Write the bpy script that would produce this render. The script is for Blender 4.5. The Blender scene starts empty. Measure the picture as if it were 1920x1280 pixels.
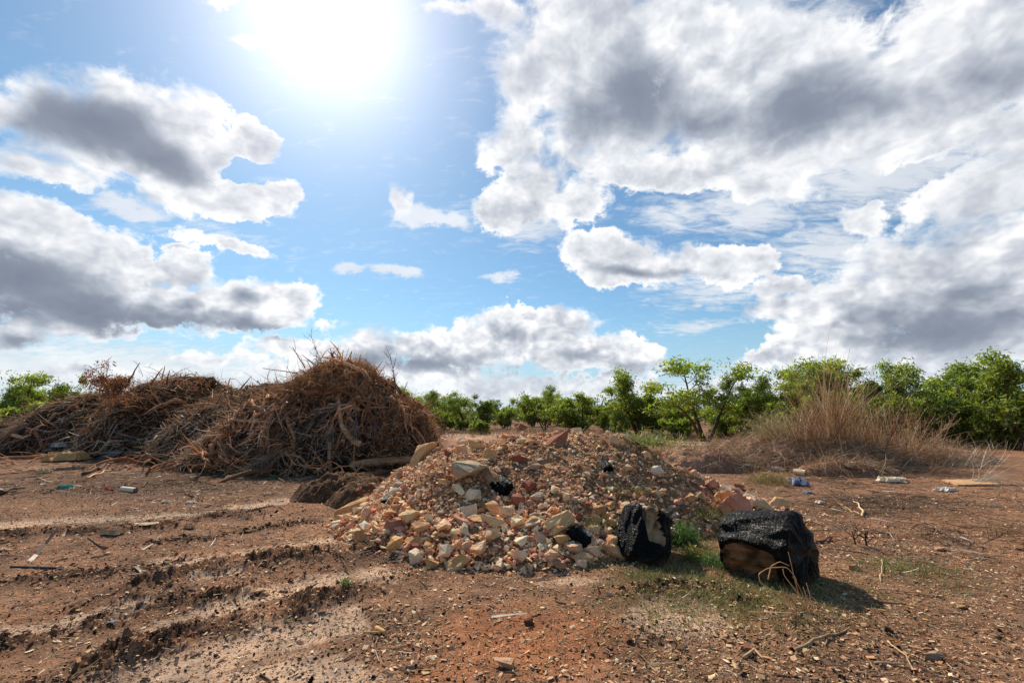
import bpy, math, random
import numpy as np
from mathutils import Vector, Matrix

R = math.radians
SC = bpy.context.scene
COL = SC.collection
random.seed(7)
rng = np.random.default_rng(7)

# ------------------------------------------------------------------ camera
CAM_H, LENS, PITCH = 1.6, 16.0, R(9.3)
cam_d = bpy.data.cameras.new('camera')
cam = bpy.data.objects.new('camera', cam_d)
COL.objects.link(cam)
cam.location = (0, 0, CAM_H)
cam.rotation_euler = (R(90) + PITCH, 0, 0)
cam_d.lens, cam_d.sensor_width, cam_d.clip_end = LENS, 36.0, 9000.0
SC.camera = cam
FPX = 1920 * LENS / 36.0


def ray(px, py):
    """direction of the view ray through a point of the 1920 x 1280 photograph"""
    a, b = (px - 960) / FPX, (640 - py) / FPX
    c, s = math.cos(PITCH), math.sin(PITCH)
    return np.array([a, c - b * s, s + b * c])


def gp(px, py, z=0.0):
    d = ray(px, py)
    t = (z - CAM_H) / d[2]
    return np.array([d[0] * t, d[1] * t])


def at(px, py, Y):
    d = ray(px, py)
    return np.array([d[0] * Y / d[1], Y, CAM_H + d[2] * Y / d[1]])


# ------------------------------------------------------------------ sun and sky
sd = ray(612, 10)
sd = sd / np.linalg.norm(sd)
SUN_EL = math.asin(sd[2])
SUN_AZ = math.atan2(sd[0], sd[1])          # from +Y towards +X
sun_d = bpy.data.lights.new('sun', 'SUN')
sun_d.energy, sun_d.angle, sun_d.color = 5.0, R(0.6), (1.0, 0.91, 0.77)
sun = bpy.data.objects.new('sun', sun_d)
COL.objects.link(sun)
sun.rotation_euler = Vector(sd).to_track_quat('Z', 'Y').to_euler()
sun.location = (0, 0, 30)


class NT:
    """small helper around a node tree"""
    def __init__(s, tree):
        s.t = tree

    def n(s, kind, **kw):
        nd = s.t.nodes.new(kind)
        for k, v in kw.items():
            setattr(nd, k, v)
        return nd

    def set(s, sock, v):
        if isinstance(v, bpy.types.NodeSocket):
            s.t.links.new(v, sock)
        elif v is not None:
            sock.default_value = v

    def m(s, op, a, b=None, c=None, clamp=False):
        nd = s.n('ShaderNodeMath', operation=op, use_clamp=clamp)
        for i, v in enumerate((a, b, c)):
            s.set(nd.inputs[i], v)
        return nd.outputs[0]

    def v(s, op, a, b=None, scale=None):
        nd = s.n('ShaderNodeVectorMath', operation=op)
        s.set(nd.inputs[0], a)
        s.set(nd.inputs[1], b)
        if scale is not None:
            s.set(nd.inputs['Scale'], scale)
        return nd.outputs['Value'] if op in ('LENGTH', 'DOT_PRODUCT', 'DISTANCE') else nd.outputs[0]

    def noise(s, vec, scale, detail=4, rough=0.5, dist=0.0, out=0, lac=2.0):
        nd = s.n('ShaderNodeTexNoise')
        s.set(nd.inputs['Vector'], vec)
        nd.inputs['Scale'].default_value = scale
        nd.inputs['Detail'].default_value = detail
        nd.inputs['Roughness'].default_value = rough
        nd.inputs['Distortion'].default_value = dist
        nd.inputs['Lacunarity'].default_value = lac
        return nd.outputs[out]

    def ss(s, x, lo, hi):
        nd = s.n('ShaderNodeMapRange', interpolation_type='SMOOTHSTEP')
        s.set(nd.inputs[0], x)
        s.set(nd.inputs[1], lo)
        s.set(nd.inputs[2], hi)
        return nd.outputs[0]

    def mix(s, f, a, b, blend='MIX'):
        nd = s.n('ShaderNodeMix', data_type='RGBA', blend_type=blend)
        s.set(nd.inputs[0], f)
        for i, v in ((6, a), (7, b)):
            if isinstance(v, (tuple, list)) and len(v) == 3:
                v = (*v, 1.0)
            s.set(nd.inputs[i], v)
        return nd.outputs[2]

    def attr(s, name, out='Fac'):
        nd = s.n('ShaderNodeAttribute', attribute_name=name)
        return nd.outputs[out]


def srgb(r, g, b):
    f = lambda c: ((c / 255 + 0.055) / 1.055) ** 2.4 if c > 10 else c / 255 / 12.92
    return (f(r), f(g), f(b))


# cloud layout: centre, radii, tilt (photo units, turned into azimuth / elevation of the real sky), weight
CUMULUS = [
    (110, 225, 90, 80, 0, 1.15), (200, 240, 135, 95, 0, 1.2), (320, 275, 125, 88, 15, 1.15), (330, 335, 150, 58, 20, 1), (435, 372, 115, 46, 8, 1),
    (512, 350, 50, 48, 0, 1), (470, 262, 62, 36, 25, 1), (15, 225, 50, 40, 0, .8), (60, 320, 130, 34, 12, .9), (390, 285, 55, 60, 0, 1),
    
    (60, 430, 170, 82, 12, 1.15), (150, 480, 155, 98, 25, 1.15), (60, 540, 160, 85, 0, 1), (200, 560, 130, 70, 0, 1), (350, 515, 62, 45, 0, 1),
    (330, 570, 150, 55, 0, 1), (450, 570, 120, 50, 0, 1), (540, 565, 85, 45, 10, 1), (130, 600, 130, 42, 0, 1), (610, 602, 55, 16, 5, .8),
    (430, 468, 120, 16, 14, .75), (345, 465, 45, 12, 0, .7), (30, 630, 90, 28, 0, .9),
    (700, 650, 110, 42, 0, 1), (800, 645, 110, 36, 0, 1), (960, 620, 115, 42, 0, 1), (1050, 612, 95, 32, 0, 1), (890, 650, 120, 45, 0, 1),
    (1100, 660, 120, 36, 0, 1), (1185, 675, 75, 34, 0, 1), (760, 695, 200, 40, 0, 1), (950, 720, 260, 30, 0, .9), (1120, 722, 170, 26, 0, .9),
    (930, 18, 85, 34, 18, 1), (850, 2, 60, 22, 0, 1), (430, 6, 66, 22, 0, .7),
    (750, 375, 24, 32, 0, 1),
    (1120, 140, 185, 160, 0, 1.05), (1030, 90, 70, 80, 0, 1), (965, 265, 62, 70, 0, 1), (985, 150, 60, 90, 0, 1), (1000, 350, 80, 62, 0, 1), (1085, 370, 70, 55, 0, 1),
    (1160, 250, 200, 105, 0, 1), (1400, 235, 340, 105, 0, 1.1), (1650, 200, 330, 120, 0, 1.1), (1830, 110, 260, 150, 0, 1.1), (1180, 30, 190, 70, 0, 1),
    (940, 405, 70, 32, 0, .9), (1920, 250, 200, 60, 0, 1), (1430, 350, 130, 55, 0, .95), (1250, 325, 180, 50, 0, .95), (1500, 110, 220, 90, 0, .95), (1330, 70, 170, 80, 0, 1.0), (1400, 140, 200, 80, 0, 1.1), (150, 690, 260, 24, 0, .7), (420, 668, 170, 22, 0, .7), (560, 650, 120, 26, 0, .85), (600, 700, 130, 26, 0, .8), (1330, 735, 150, 22, 0, .75),
    (1118, 470, 62, 44, 0, 1), (1190, 490, 78, 44, 0, 1), (1275, 500, 78, 42, 0, 1), (1350, 503, 88, 34, 0, 1), (1420, 490, 58, 28, 0, .9), (1160, 515, 90, 26, 0, 1),
    (1618, 400, 66, 40, 0, .9), (1880, 350, 190, 80, -20, 1), (1850, 490, 240, 120, 0, 1.1), (1700, 560, 250, 90, -10, 1.1), (1500, 578, 130, 42, -8, 1),
    (1560, 630, 170, 50, 0, 1.05), (1800, 640, 270, 70, -8, 1.1), (1470, 540, 60, 26, 0, .9), (1450, 672, 110, 30, 0, 1), (1690, 480, 150, 70, 0, .95), (1870, 680, 90, 22, -10, .9),
    (2300, 300, 400, 250, 0, 1), (-350, 400, 300, 160, 0, 1), (1500, -300, 500, 160, 0, 1), (300, -350, 260, 120, 0, 1),
]
HOLES = [(120, 372, 120, 16, 10, .7), (1680, 330, 130, 22, -22, .8), (1560, 440, 60, 24, 0, .5), (470, 314, 62, 20, 8, 1.0), (1290, 392, 180, 36, 0, .5), (700, 580, 120, 30, 0, .5), (1400, 640, 60, 30, 0, .6)]
VEIL = [
    (658, 503, 34, 10, -10, 1.2), (745, 511, 55, 14, 8, 1.3), (930, 520, 34, 11, 0, 1.0), (455, 80, 32, 13, 10, 1.2), (240, 382, 80, 20, 18, 1.3), (770, 403, 44, 24, 0, 1.3), (805, 410, 70, 20, 8, 1.4),
    (200, 690, 460, 60, 0, 1.1), (600, 720, 400, 50, 0, 1.1), (1400, 45, 330, 90, 0, 1), (1400, 400, 220, 60, 0, .85), (1650, 310, 330, 95, -12, 1.0),
    (1000, 415, 70, 50, 0, .9), (1250, 400, 90, 40, 0, .8), (1300, 610, 110, 18, -6, .7), (1350, 540, 200, 40, -10, .7), (1560, 470, 160, 70, 0, .9),
    (960, 60, 60, 90, 0, .7), (900, 740, 900, 30, 0, .8), (380, 440, 220, 25, 12, .45), (850, 400, 120, 30, 0, .4), (1500, 720, 500, 40, 0, .8),
]
SHADE = [
    (165, 235, 135, 62, 0, 1.25), (280, 292, 125, 40, 22, 1.1), (340, 320, 110, 30, 20, .6), (60, 250, 60, 40, 0, .7), (50, 520, 170, 62, 10, 1.3), (150, 575, 170, 46, 18, 1.3), (50, 580, 140, 50, 0, .9),
    (270, 602, 170, 30, 10, 1.1), (440, 607, 140, 24, 5, 1.0), (460, 555, 45, 30, 0, .7), (345, 575, 45, 30, 0, .6), (30, 640, 60, 18, 0, .8), (530, 628, 60, 12, 0, .7),
    (1200, 185, 130, 95, 0, 1.0), (1110, 215, 110, 60, 0, .8), (1300, 240, 170, 60, 0, .75), (1185, 95, 55, 60, 0, .5), (1520, 205, 190, 75, -14, 1.05), (1640, 190, 180, 55, -6, .7),
    (1850, 150, 170, 75, 0, .6), (1190, 512, 85, 14, 6, .85), (1290, 520, 110, 12, 4, .6), (1110, 490, 40, 22, 0, .35), (1770, 620, 240, 48, -9, 1.15), (1860, 560, 180, 60, -5, .7),
    (1640, 600, 170, 40, -8, .6), (1900, 590, 100, 50, 0, .8), (800, 680, 110, 20, 0, .95), (960, 690, 150, 16, 0, .6), (1060, 620, 60, 18, 0, .5), (960, 630, 70, 20, 10, .55), (695, 665, 55, 22, 0, .85),
    (1110, 700, 120, 14, 0, .6), (1185, 688, 60, 14, 0, .6), (1600, 500, 150, 30, -10, .35), (1250, 690, 60, 14, 0, .5), (1075, 665, 60, 14, 10, .7),
]


def azel(px, py):
    d = ray(px, py)
    d = d / np.linalg.norm(d)
    return np.array([math.atan2(d[0], d[1]), math.asin(d[2])])


def build_world():
    w = bpy.data.worlds.new('World')
    SC.world = w
    w.use_nodes = True
    t = w.node_tree
    t.nodes.clear()
    N = NT(t)
    out = N.n('ShaderNodeOutputWorld')
    bg = N.n('ShaderNodeBackground')
    t.links.new(bg.outputs[0], out.inputs[0])
    bg.inputs[1].default_value = 0.1
    sky = N.n('ShaderNodeTexSky', sky_type='NISHITA', sun_disc=False, sun_elevation=SUN_EL, sun_rotation=SUN_AZ)
    sky.air_density, sky.dust_density, sky.ozone_density = 1.0, 0.35, 1.3
    tc = N.n('ShaderNodeTexCoord')
    d = N.v('NORMALIZE', tc.outputs['Generated'])
    sp = N.n('ShaderNodeSeparateXYZ')
    t.links.new(d, sp.inputs[0])
    x, y, z = sp.outputs
    az = N.m('ARCTAN2', x, y)
    el = N.m('ARCSINE', z)
    cb = N.n('ShaderNodeCombineXYZ')
    t.links.new(az, cb.inputs[0])
    t.links.new(el, cb.inputs[1])
    ae = cb.outputs[0]
    # cloud-deck coordinates: features shrink towards the horizon
    den = N.m('ADD', N.m('MAXIMUM', z, 0.0), 0.22)
    q = N.v('DIVIDE', d, None)
    cb2 = N.n('ShaderNodeCombineXYZ')
    for i in range(3):
        t.links.new(den, cb2.inputs[i])
    t.links.new(cb2.outputs[0], q.node.inputs[1])
    # domain warp of the outline
    w1 = N.v('SUBTRACT', N.noise(d, 7.0, 3, 0.55, out=1), (0.5, 0.5, 0.5))
    w2 = N.v('SUBTRACT', N.noise(d, 34.0, 7, 0.68, out=1), (0.5, 0.5, 0.5))
    p = N.v('ADD', N.v('ADD', ae, N.v('MULTIPLY', w1, (0.10, 0.07, 0))), N.v('MULTIPLY', w2, (0.045, 0.035, 0)))

    def field(blobs, edge, vec, smooth=0.12):
        acc = None
        for (bx, by, rx, ry, rot, wt) in blobs:
            c = azel(bx, by)
            ca, sa = math.cos(R(rot)), math.sin(R(rot))
            e1 = azel(bx + rx * ca, by + rx * sa) - c
            e2 = azel(bx - ry * sa, by + ry * ca) - c
            a1, l1 = math.atan2(e1[1], e1[0]), np.linalg.norm(e1) / edge
            l2 = np.linalg.norm(e2) / edge
            mp = N.n('ShaderNodeMapping', vector_type='TEXTURE')
            mp.inputs['Location'].default_value = (c[0], c[1], 0)
            mp.inputs['Rotation'].default_value = (0, 0, a1)
            mp.inputs['Scale'].default_value = (l1, l2, 1)
            t.links.new(vec, mp.inputs[0])
            g = N.n('ShaderNodeTexGradient', gradient_type='SPHERICAL')
            t.links.new(mp.outputs[0], g.inputs[0])
            val = g.outputs['Fac']
            if abs(wt - 1) > 1e-3:
                val = N.m('MULTIPLY', val, wt)
            if acc is None:
                acc = val
            else:
                nd = N.n('ShaderNodeMath', operation='SMOOTH_MAX')
                t.links.new(acc, nd.inputs[0])
                t.links.new(val, nd.inputs[1])
                nd.inputs[2].default_value = smooth
                acc = nd.outputs[0]
        return acc

    fc = field(CUMULUS, 0.62, p)
    fh = field(HOLES, 0.62, p)
    fv = field(VEIL, 0.75, p)
    ps = N.v('ADD', N.v('ADD', ae, N.v('MULTIPLY', w1, (0.10, 0.07, 0))), N.v('MULTIPLY', w2, (0.02, 0.015, 0)))
    fs = field(SHADE, 0.80, ps, 0.3)

    # billow detail: isotropic on the sky, finer towards the horizon
    lowf = N.m('SUBTRACT', 1.0, N.ss(el, R(6), R(22)))
    ds = N.v('MULTIPLY', d, (1.0, 1.0, 1.35))
    wv = N.v('SUBTRACT', N.noise(ds, 9.0, 4, 0.55, out=1), (0.5,) * 3)
    qs = N.v('ADD', ds, N.v('MULTIPLY', wv, (0.05,) * 3))

    def puffs(vec, vdet, ndet):
        def vor(scale):
            vo = N.n('ShaderNodeTexVoronoi', feature='F1')
            t.links.new(vec, vo.inputs['Vector'])
            vo.inputs['Scale'].default_value = scale
            vo.inputs['Detail'].default_value = vdet
            vo.inputs['Roughness'].default_value = 0.55
            vo.normalize = True
            return N.m('SUBTRACT', 0.42, vo.outputs['Distance'])
        big, small = vor(11.0), vor(27.0)
        v_ = N.m('ADD', N.m('MULTIPLY', big, N.m('SUBTRACT', 1.0, N.m('MULTIPLY', lowf, 0.7))), N.m('MULTIPLY', small, N.m('ADD', 0.25, N.m('MULTIPLY', lowf, 0.75))))
        return N.m('ADD', N.m('MULTIPLY', v_, 0.85), N.m('MULTIPLY', N.m('SUBTRACT', N.noise(vec, 12.0, ndet, 0.66), 0.5), 1.3))
    b0 = puffs(qs, 3.0, 9)
    bs = puffs(qs, 1.0, 3)
    # step towards the sun, for self-shading
    off = Vector(sd)
    relief = N.m('SUBTRACT', bs, puffs(N.v('ADD', qs, tuple((off + Vector((0, 0, .35))) * 0.022)), 1.0, 3))

    dens = N.m('SUBTRACT', N.m('SUBTRACT', N.m('ADD', fc, N.m('MULTIPLY', b0, 0.85)), N.m('MULTIPLY', fh, 0.8)), 0.38)
    hz = N.ss(el, R(-1), R(11))
    wid = N.m('ADD', 0.12, N.m('MULTIPLY', N.ss(N.noise(d, 6.0, 3, 0.5), 0.40, 0.66), 0.34))
    cov = N.ss(dens, 0.0, wid)
    thick = N.m('MAXIMUM', dens, 0.0)
    # thin veil with ripples
    rp = N.n('ShaderNodeMapping')
    t.links.new(q, rp.inputs[0])
    rp.inputs['Rotation'].default_value = (0, 0, R(35))
    rp.inputs['Scale'].default_value = (1.0, 2.3, 1.0)
    rn = N.noise(rp.outputs[0], 11.0, 6, 0.62, 0.6)
    vd = N.m('ADD', fv, N.m('MULTIPLY', N.m('SUBTRACT', rn, 0.5), 1.5))
    vcov = N.m('MULTIPLY', N.ss(vd, 0.12, 0.85), 0.82)

    # sky colour: Nishita, gain per channel, pale haze low down
    base = N.mix(1.0, sky.outputs[0], SKYGAIN, 'MULTIPLY')
    haze = N.m('MULTIPLY', N.m('SUBTRACT', 1.0, N.ss(el, R(0), R(14))), 0.85)
    base = N.mix(haze, base, (4.6, 6.3, 7.7))
    # sun aureole
    cosang = N.v('DOT_PRODUCT', d, tuple(Vector(sd)))
    ang = N.m('ARCCOSINE', N.m('MINIMUM', cosang, 1.0))
    g1 = N.m('EXPONENT', N.m('MULTIPLY', N.m('POWER', N.m('DIVIDE', ang, R(5.3)), 1.2), -1.0))
    g2 = N.m('EXPONENT', N.m('MULTIPLY', N.m('POWER', N.m('DIVIDE', ang, R(13)), 2.0), -1.0))
    g3 = N.m('EXPONENT', N.m('MULTIPLY', N.m('DIVIDE', ang, R(24)), -1.0))
    def sc(col, f):
        return N.v('SCALE', col, None, f)
    glow = N.v('ADD', N.v('ADD', sc((8.8, 8.1, 8.4), g1), sc((3.4, 2.2, 2.5), g2)), sc((0.6, 0.75, 0.85), g3))

    # cloud colour
    litn = N.m('MULTIPLY', relief, N.m('ADD', N.m('MULTIPLY', lowf, 0.25), 0.60))
    dark = N.m('ADD', N.m('MULTIPLY', N.m('SUBTRACT', fs, 0.10), 1.15), N.m('MULTIPLY', N.m('SUBTRACT', thick, 0.30), 0.20))
    soft = N.m('SUBTRACT', N.noise(qs, 5.0, 5, 0.55), 0.5)
    dark = N.m('ADD', dark, N.m('ADD', N.m('MULTIPLY', soft, 0.55), N.m('MULTIPLY', b0, 0.10)))
    dark = N.m('SUBTRACT', dark, litn)
    edge = N.ss(thick, 0.0, N.m('ADD', 0.10, N.m('MULTIPLY', N.ss(N.noise(d, 8.0, 3, 0.5), 0.35, 0.65), 0.38)))
    dark = N.m('MULTIPLY', N.m('MAXIMUM', dark, 0.0), edge)
    dark = N.m('MULTIPLY', N.m('SUBTRACT', 1.0, N.m('EXPONENT', N.m('MULTIPLY', dark, -1.5))), 1.1, clamp=True)
    cr = N.n('ShaderNodeValToRGB')
    t.links.new(dark, cr.inputs[0])
    e = cr.color_ramp.elements
    e[0].position, e[0].color = 0.0, (1.08, 1.08, 1.08, 1)
    e[1].position, e[1].color = 1.0, (*srgb(124, 134, 152), 1)
    for pos, c in ((0.25, srgb(229, 232, 238)), (0.5, srgb(185, 192, 204)), (0.75, srgb(143, 152, 168))):
        k = cr.color_ramp.elements.new(pos)
        k.color = (*c, 1)
    ccol = N.v('SCALE', cr.outputs[0], None, 10.0)
    vcol = N.mix(N.ss(N.noise(q, 3.0, 4, 0.6), 0.3, 0.8), (9.4, 9.5, 9.7), (7.4, 7.8, 8.4))
    c = N.mix(vcov, base, vcol)
    c = N.v('ADD', c, glow)
    ccol = N.v('ADD', ccol, N.v('SCALE', glow, None, 0.6))
    # far clouds fade a little into haze
    ccol = N.mix(N.m('MULTIPLY', N.m('SUBTRACT', 1.0, N.ss(el, R(0), R(9))), 0.45), ccol, (6.6, 7.4, 8.4))
    c = N.mix(cov, c, ccol)
    t.links.new(c, bg.inputs[0])
    w.cycles.sampling_method = 'MANUAL'
    w.cycles.sample_map_resolution = 512


SKYGAIN = (0.77, 1.04, 1.12)
build_world()
SC.view_settings.view_transform = 'Standard'
SC.view_settings.look = 'None'
SC.view_settings.exposure = 0.0

# ------------------------------------------------------------------ numpy noise
def _hash(ix, iy, seed):
    h = (ix.astype(np.int64) * 374761393 + iy.astype(np.int64) * 668265263 + seed * 974634777) & 0xFFFFFFFF
    h = ((h ^ (h >> 13)) * 1274126177) & 0xFFFFFFFF
    return ((h ^ (h >> 16)) & 0xFFFF) / 65535.0


def perlin(x, y, seed=0):
    x, y = np.asarray(x, float), np.asarray(y, float)
    ix, iy = np.floor(x), np.floor(y)
    fx, fy = x - ix, y - iy
    u, v = fx * fx * fx * (fx * (fx * 6 - 15) + 10), fy * fy * fy * (fy * (fy * 6 - 15) + 10)

    def g(a, b):
        t = _hash(ix + a, iy + b, seed) * 2 * np.pi
        return np.cos(t) * (fx - a) + np.sin(t) * (fy - b)
    n00, n10, n01, n11 = g(0, 0), g(1, 0), g(0, 1), g(1, 1)
    return ((n00 * (1 - u) + n10 * u) * (1 - v) + (n01 * (1 - u) + n11 * u) * v) * 1.5


def fbm(x, y, octs=4, seed=0, gain=0.5, ridge=False):
    s, a, f, tot = 0.0, 1.0, 1.0, 0.0
    for o in range(octs):
        n = perlin(x * f, y * f, seed + o * 17)
        if ridge:
            n = 1 - 2 * np.abs(n)
        s, tot = s + a * n, tot + a
        a, f = a * gain, f * 2.03
    return s / tot


def sst(x, a, b):
    t = np.clip((x - a) / (b - a), 0, 1)
    return t * t * (3 - 2 * t)


# ------------------------------------------------------------------ mesh helpers
def mk_mesh(name, V, faces, attrs=None, smooth=False):
    """faces: list of int arrays (n, k). attrs: {name: (n,) floats or (n, 3) colours per vertex}"""
    V = np.asarray(V, np.float32)
    me = bpy.data.meshes.new(name)
    me.vertices.add(len(V))
    me.vertices.foreach_set('co', V.ravel())
    faces = [np.asarray(f, np.int32) for f in faces if len(f)]
    nl = sum(f.size for f in faces)
    nf = sum(len(f) for f in faces)
    me.loops.add(nl)
    me.polygons.add(nf)
    me.loops.foreach_set('vertex_index', np.concatenate([f.ravel() for f in faces]) if faces else np.zeros(0, np.int32))
    tot = np.concatenate([np.full(len(f), f.shape[1], np.int32) for f in faces])
    st = np.concatenate([[0], np.cumsum(tot)[:-1]]).astype(np.int32)
    me.polygons.foreach_set('loop_start', st)
    me.polygons.foreach_set('use_smooth', np.full(nf, smooth))
    for k, a in (attrs or {}).items():
        a = np.asarray(a, np.float32)
        if a.ndim == 2:
            at_ = me.attributes.new(k, 'FLOAT_COLOR', 'POINT')
            at_.data.foreach_set('color', np.concatenate([a, np.ones((len(a), 1), np.float32)], 1).ravel())
        else:
            at_ = me.attributes.new(k, 'FLOAT', 'POINT')
            at_.data.foreach_set('value', a)
    me.update(calc_edges=True)
    return me


def link(name, me, mat=None, parent=None, loc=(0, 0, 0)):
    o = bpy.data.objects.new(name, me)
    COL.objects.link(o)
    if mat is not None and not me.materials:
        me.materials.append(mat)
    o.location = loc
    if parent is not None:
        o.parent = parent
    return o


def tag(o, label=None, cat=None, group=None, kind=None):
    for k, v in (('label', label), ('category', cat), ('group', group), ('kind', kind)):
        if v:
            o[k] = v
    return o


def empty(name, loc):
    o = bpy.data.objects.new(name, None)
    COL.objects.link(o)
    o.location = loc
    return o


def rand_rot(n, r=rng):
    """n random rotation matrices"""
    q = r.normal(size=(n, 4))
    q /= np.linalg.norm(q, axis=1)[:, None]
    w, x, y, z = q.T
    return np.stack([1 - 2 * (y * y + z * z), 2 * (x * y - z * w), 2 * (x * z + y * w),
                     2 * (x * y + z * w), 1 - 2 * (x * x + z * z), 2 * (y * z - x * w),
                     2 * (x * z - y * w), 2 * (y * z + x * w), 1 - 2 * (x * x + y * y)], 1).reshape(n, 3, 3)


def ribbons(P0, D, L, W, segs=3, droop=0.0, curl=0.3, tint=None, taper=0.2, r=rng, up=None):
    """bent flat strands: P0 (n,3) roots, D (n,3) directions, L, W (n,)"""
    n = len(P0)
    D = D / (np.linalg.norm(D, axis=1)[:, None] + 1e-9)
    side = np.cross(D, r.normal(size=(n, 3)))
    side /= np.linalg.norm(side, axis=1)[:, None] + 1e-9
    bend = np.cross(D, side) * (r.normal(size=n) * curl)[:, None]
    ts = np.linspace(0, 1, segs + 1)
    V = np.zeros((n, segs + 1, 2, 3))
    for i, t in enumerate(ts):
        c = P0 + D * (L * t)[:, None] + bend * (L * t * t)[:, None]
        c[:, 2] -= droop * L * t * t
        w = W * (1 - (1 - taper) * t) * 0.5
        V[:, i, 0] = c - side * w[:, None]
        V[:, i, 1] = c + side * w[:, None]
    base = (np.arange(n) * (segs + 1) * 2)[:, None]
    F = []
    for i in range(segs):
        F.append(np.concatenate([base + 2 * i, base + 2 * i + 1, base + 2 * i + 3, base + 2 * i + 2], 1))
    F = np.concatenate(F)
    T = None if tint is None else np.repeat(tint, (segs + 1) * 2, axis=0)
    return V.reshape(-1, 3), F, T


def instance_merge(templates, P, S, M, tint, r=rng):
    """templates: [(V, F)] ; P (n,3), S (n,3) scales, M (n,3,3) rotations -> merged arrays"""
    k = r.integers(0, len(templates), len(P))
    Vs, Fs, Ts, off = [], [], [], 0
    for i, (tv, tf) in enumerate(templates):
        s = k == i
        m = int(s.sum())
        if not m:
            continue
        v = tv[None] * S[s][:, None, :]
        v = np.einsum('nij,nkj->nki', M[s], v) + P[s][:, None, :]
        Vs.append(v.reshape(-1, 3))
        Fs.append((tf[None] + (np.arange(m) * len(tv))[:, None, None]).reshape(-1, 3) + off)
        Ts.append(np.repeat(tint[s], len(tv), axis=0))
        off += m * len(tv)
    return np.concatenate(Vs), np.concatenate(Fs), np.concatenate(Ts)


def tube(pts, rad, sides=6, jitter=0.0, r=rng, cap=True):
    pts, rad = np.asarray(pts, float), np.asarray(rad, float)
    n = len(pts)
    T = np.gradient(pts, axis=0)
    T /= np.linalg.norm(T, axis=1)[:, None] + 1e-9
    ref = np.array([0.31, 0.22, 0.92]) if abs(T[0][2]) < 0.8 else np.array([0.95, 0.1, 0.2])
    A = np.cross(T, ref)
    A /= np.linalg.norm(A, axis=1)[:, None] + 1e-9
    B = np.cross(T, A)
    th = np.arange(sides) / sides * 2 * np.pi
    rr = rad[:, None] * (1 + jitter * r.normal(size=(n, sides)))
    V = pts[:, None] + A[:, None] * (np.cos(th)[None, :, None] * rr[..., None]) + B[:, None] * (np.sin(th)[None, :, None] * rr[..., None])
    V = V.reshape(-1, 3)
    i, j = np.meshgrid(np.arange(n - 1), np.arange(sides), indexing='ij')
    j2 = (j + 1) % sides
    F = np.stack([i * sides + j, i * sides + j2, (i + 1) * sides + j2, (i + 1) * sides + j], -1).reshape(-1, 4)
    C = []
    if cap:
        c0, c1 = len(V), len(V) + 1
        V = np.concatenate([V, pts[:1], pts[-1:]])
        jj = np.arange(sides)
        C = np.concatenate([np.stack([np.full(sides, c0), (jj + 1) % sides, jj], 1),
                            np.stack([np.full(sides, c1), (n - 1) * sides + jj, (n - 1) * sides + (jj + 1) % sides], 1)])
    return V, F, np.asarray(C, int).reshape(-1, 3)


class Bag:
    """collects geometry into one mesh"""
    def __init__(s):
        s.V, s.Q, s.T, s.C, s.n = [], [], [], [], 0

    def add(s, V, Q=None, T=None, tint=(1, 1, 1)):
        s.V.append(V)
        if Q is not None and len(Q):
            s.Q.append(np.asarray(Q) + s.n)
        if T is not None and len(T):
            s.T.append(np.asarray(T) + s.n)
        tint = np.asarray(tint, float)
        s.C.append(np.tile(tint, (len(V), 1)) if tint.ndim == 1 else tint)
        s.n += len(V)

    def tube(s, pts, rad, sides=6, tint=(1, 1, 1), jitter=0.0, cap=True):
        V, Q, T = tube(pts, rad, sides, jitter, cap=cap)
        s.add(V, Q, T, tint)

    def mesh(s, name, smooth=False):
        F = []
        if s.Q:
            F.append(np.concatenate(s.Q))
        if s.T:
            F.append(np.concatenate(s.T))
        return mk_mesh(name, np.concatenate(s.V), F, {'tint': np.concatenate(s.C)}, smooth)


def wiggle(p0, d, length, n, amp, grav=0.0, r=rng, persist=0.6):
    """a crooked polyline"""
    p, d = np.array(p0, float), np.array(d, float)
    d /= np.linalg.norm(d) + 1e-9
    pts, step, k = [p.copy()], length / (n - 1), r.normal(size=3)
    for _ in range(n - 1):
        k = k * persist + r.normal(size=3) * (1 - persist)
        d = d + k * amp
        d[2] += grav
        d /= np.linalg.norm(d)
        p = p + d * step
        pts.append(p.copy())
    return np.array(pts)


# ------------------------------------------------------------------ terrain
class GB:
    """soft patch on the ground given by its outline in the photograph, kept as a world-space ellipse"""
    def __init__(s, px, py, rx, ry, w=1.0):
        s.c = gp(px, py)
        e1 = gp(px + rx, py) - s.c
        e2 = (gp(px, py - ry) - gp(px, py + ry)) / 2
        s.M = np.linalg.inv(np.stack([e1, e2], 1))
        s.w = w

    def __call__(s, x, y):
        u = s.M[0, 0] * (x - s.c[0]) + s.M[0, 1] * (y - s.c[1])
        v = s.M[1, 0] * (x - s.c[0]) + s.M[1, 1] * (y - s.c[1])
        return s.w * np.exp(-(u * u + v * v))


def poly_dist(x, y, P):
    """distance to a polyline and position along it (0..1)"""
    best = np.full(np.shape(x), 1e9)
    along = np.zeros(np.shape(x))
    seg = np.linalg.norm(np.diff(P, axis=0), axis=1)
    cum = np.concatenate([[0], np.cumsum(seg)]) / seg.sum()
    for i in range(len(P) - 1):
        a, b = P[i], P[i + 1]
        ab = b - a
        t = np.clip(((x - a[0]) * ab[0] + (y - a[1]) * ab[1]) / (ab @ ab), 0, 1)
        d = np.hypot(x - a[0] - t * ab[0], y - a[1] - t * ab[1])
        m = d < best
        best = np.where(m, d, best)
        along = np.where(m, cum[i] + t * (cum[i + 1] - cum[i]), along)
    return best, along


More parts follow.
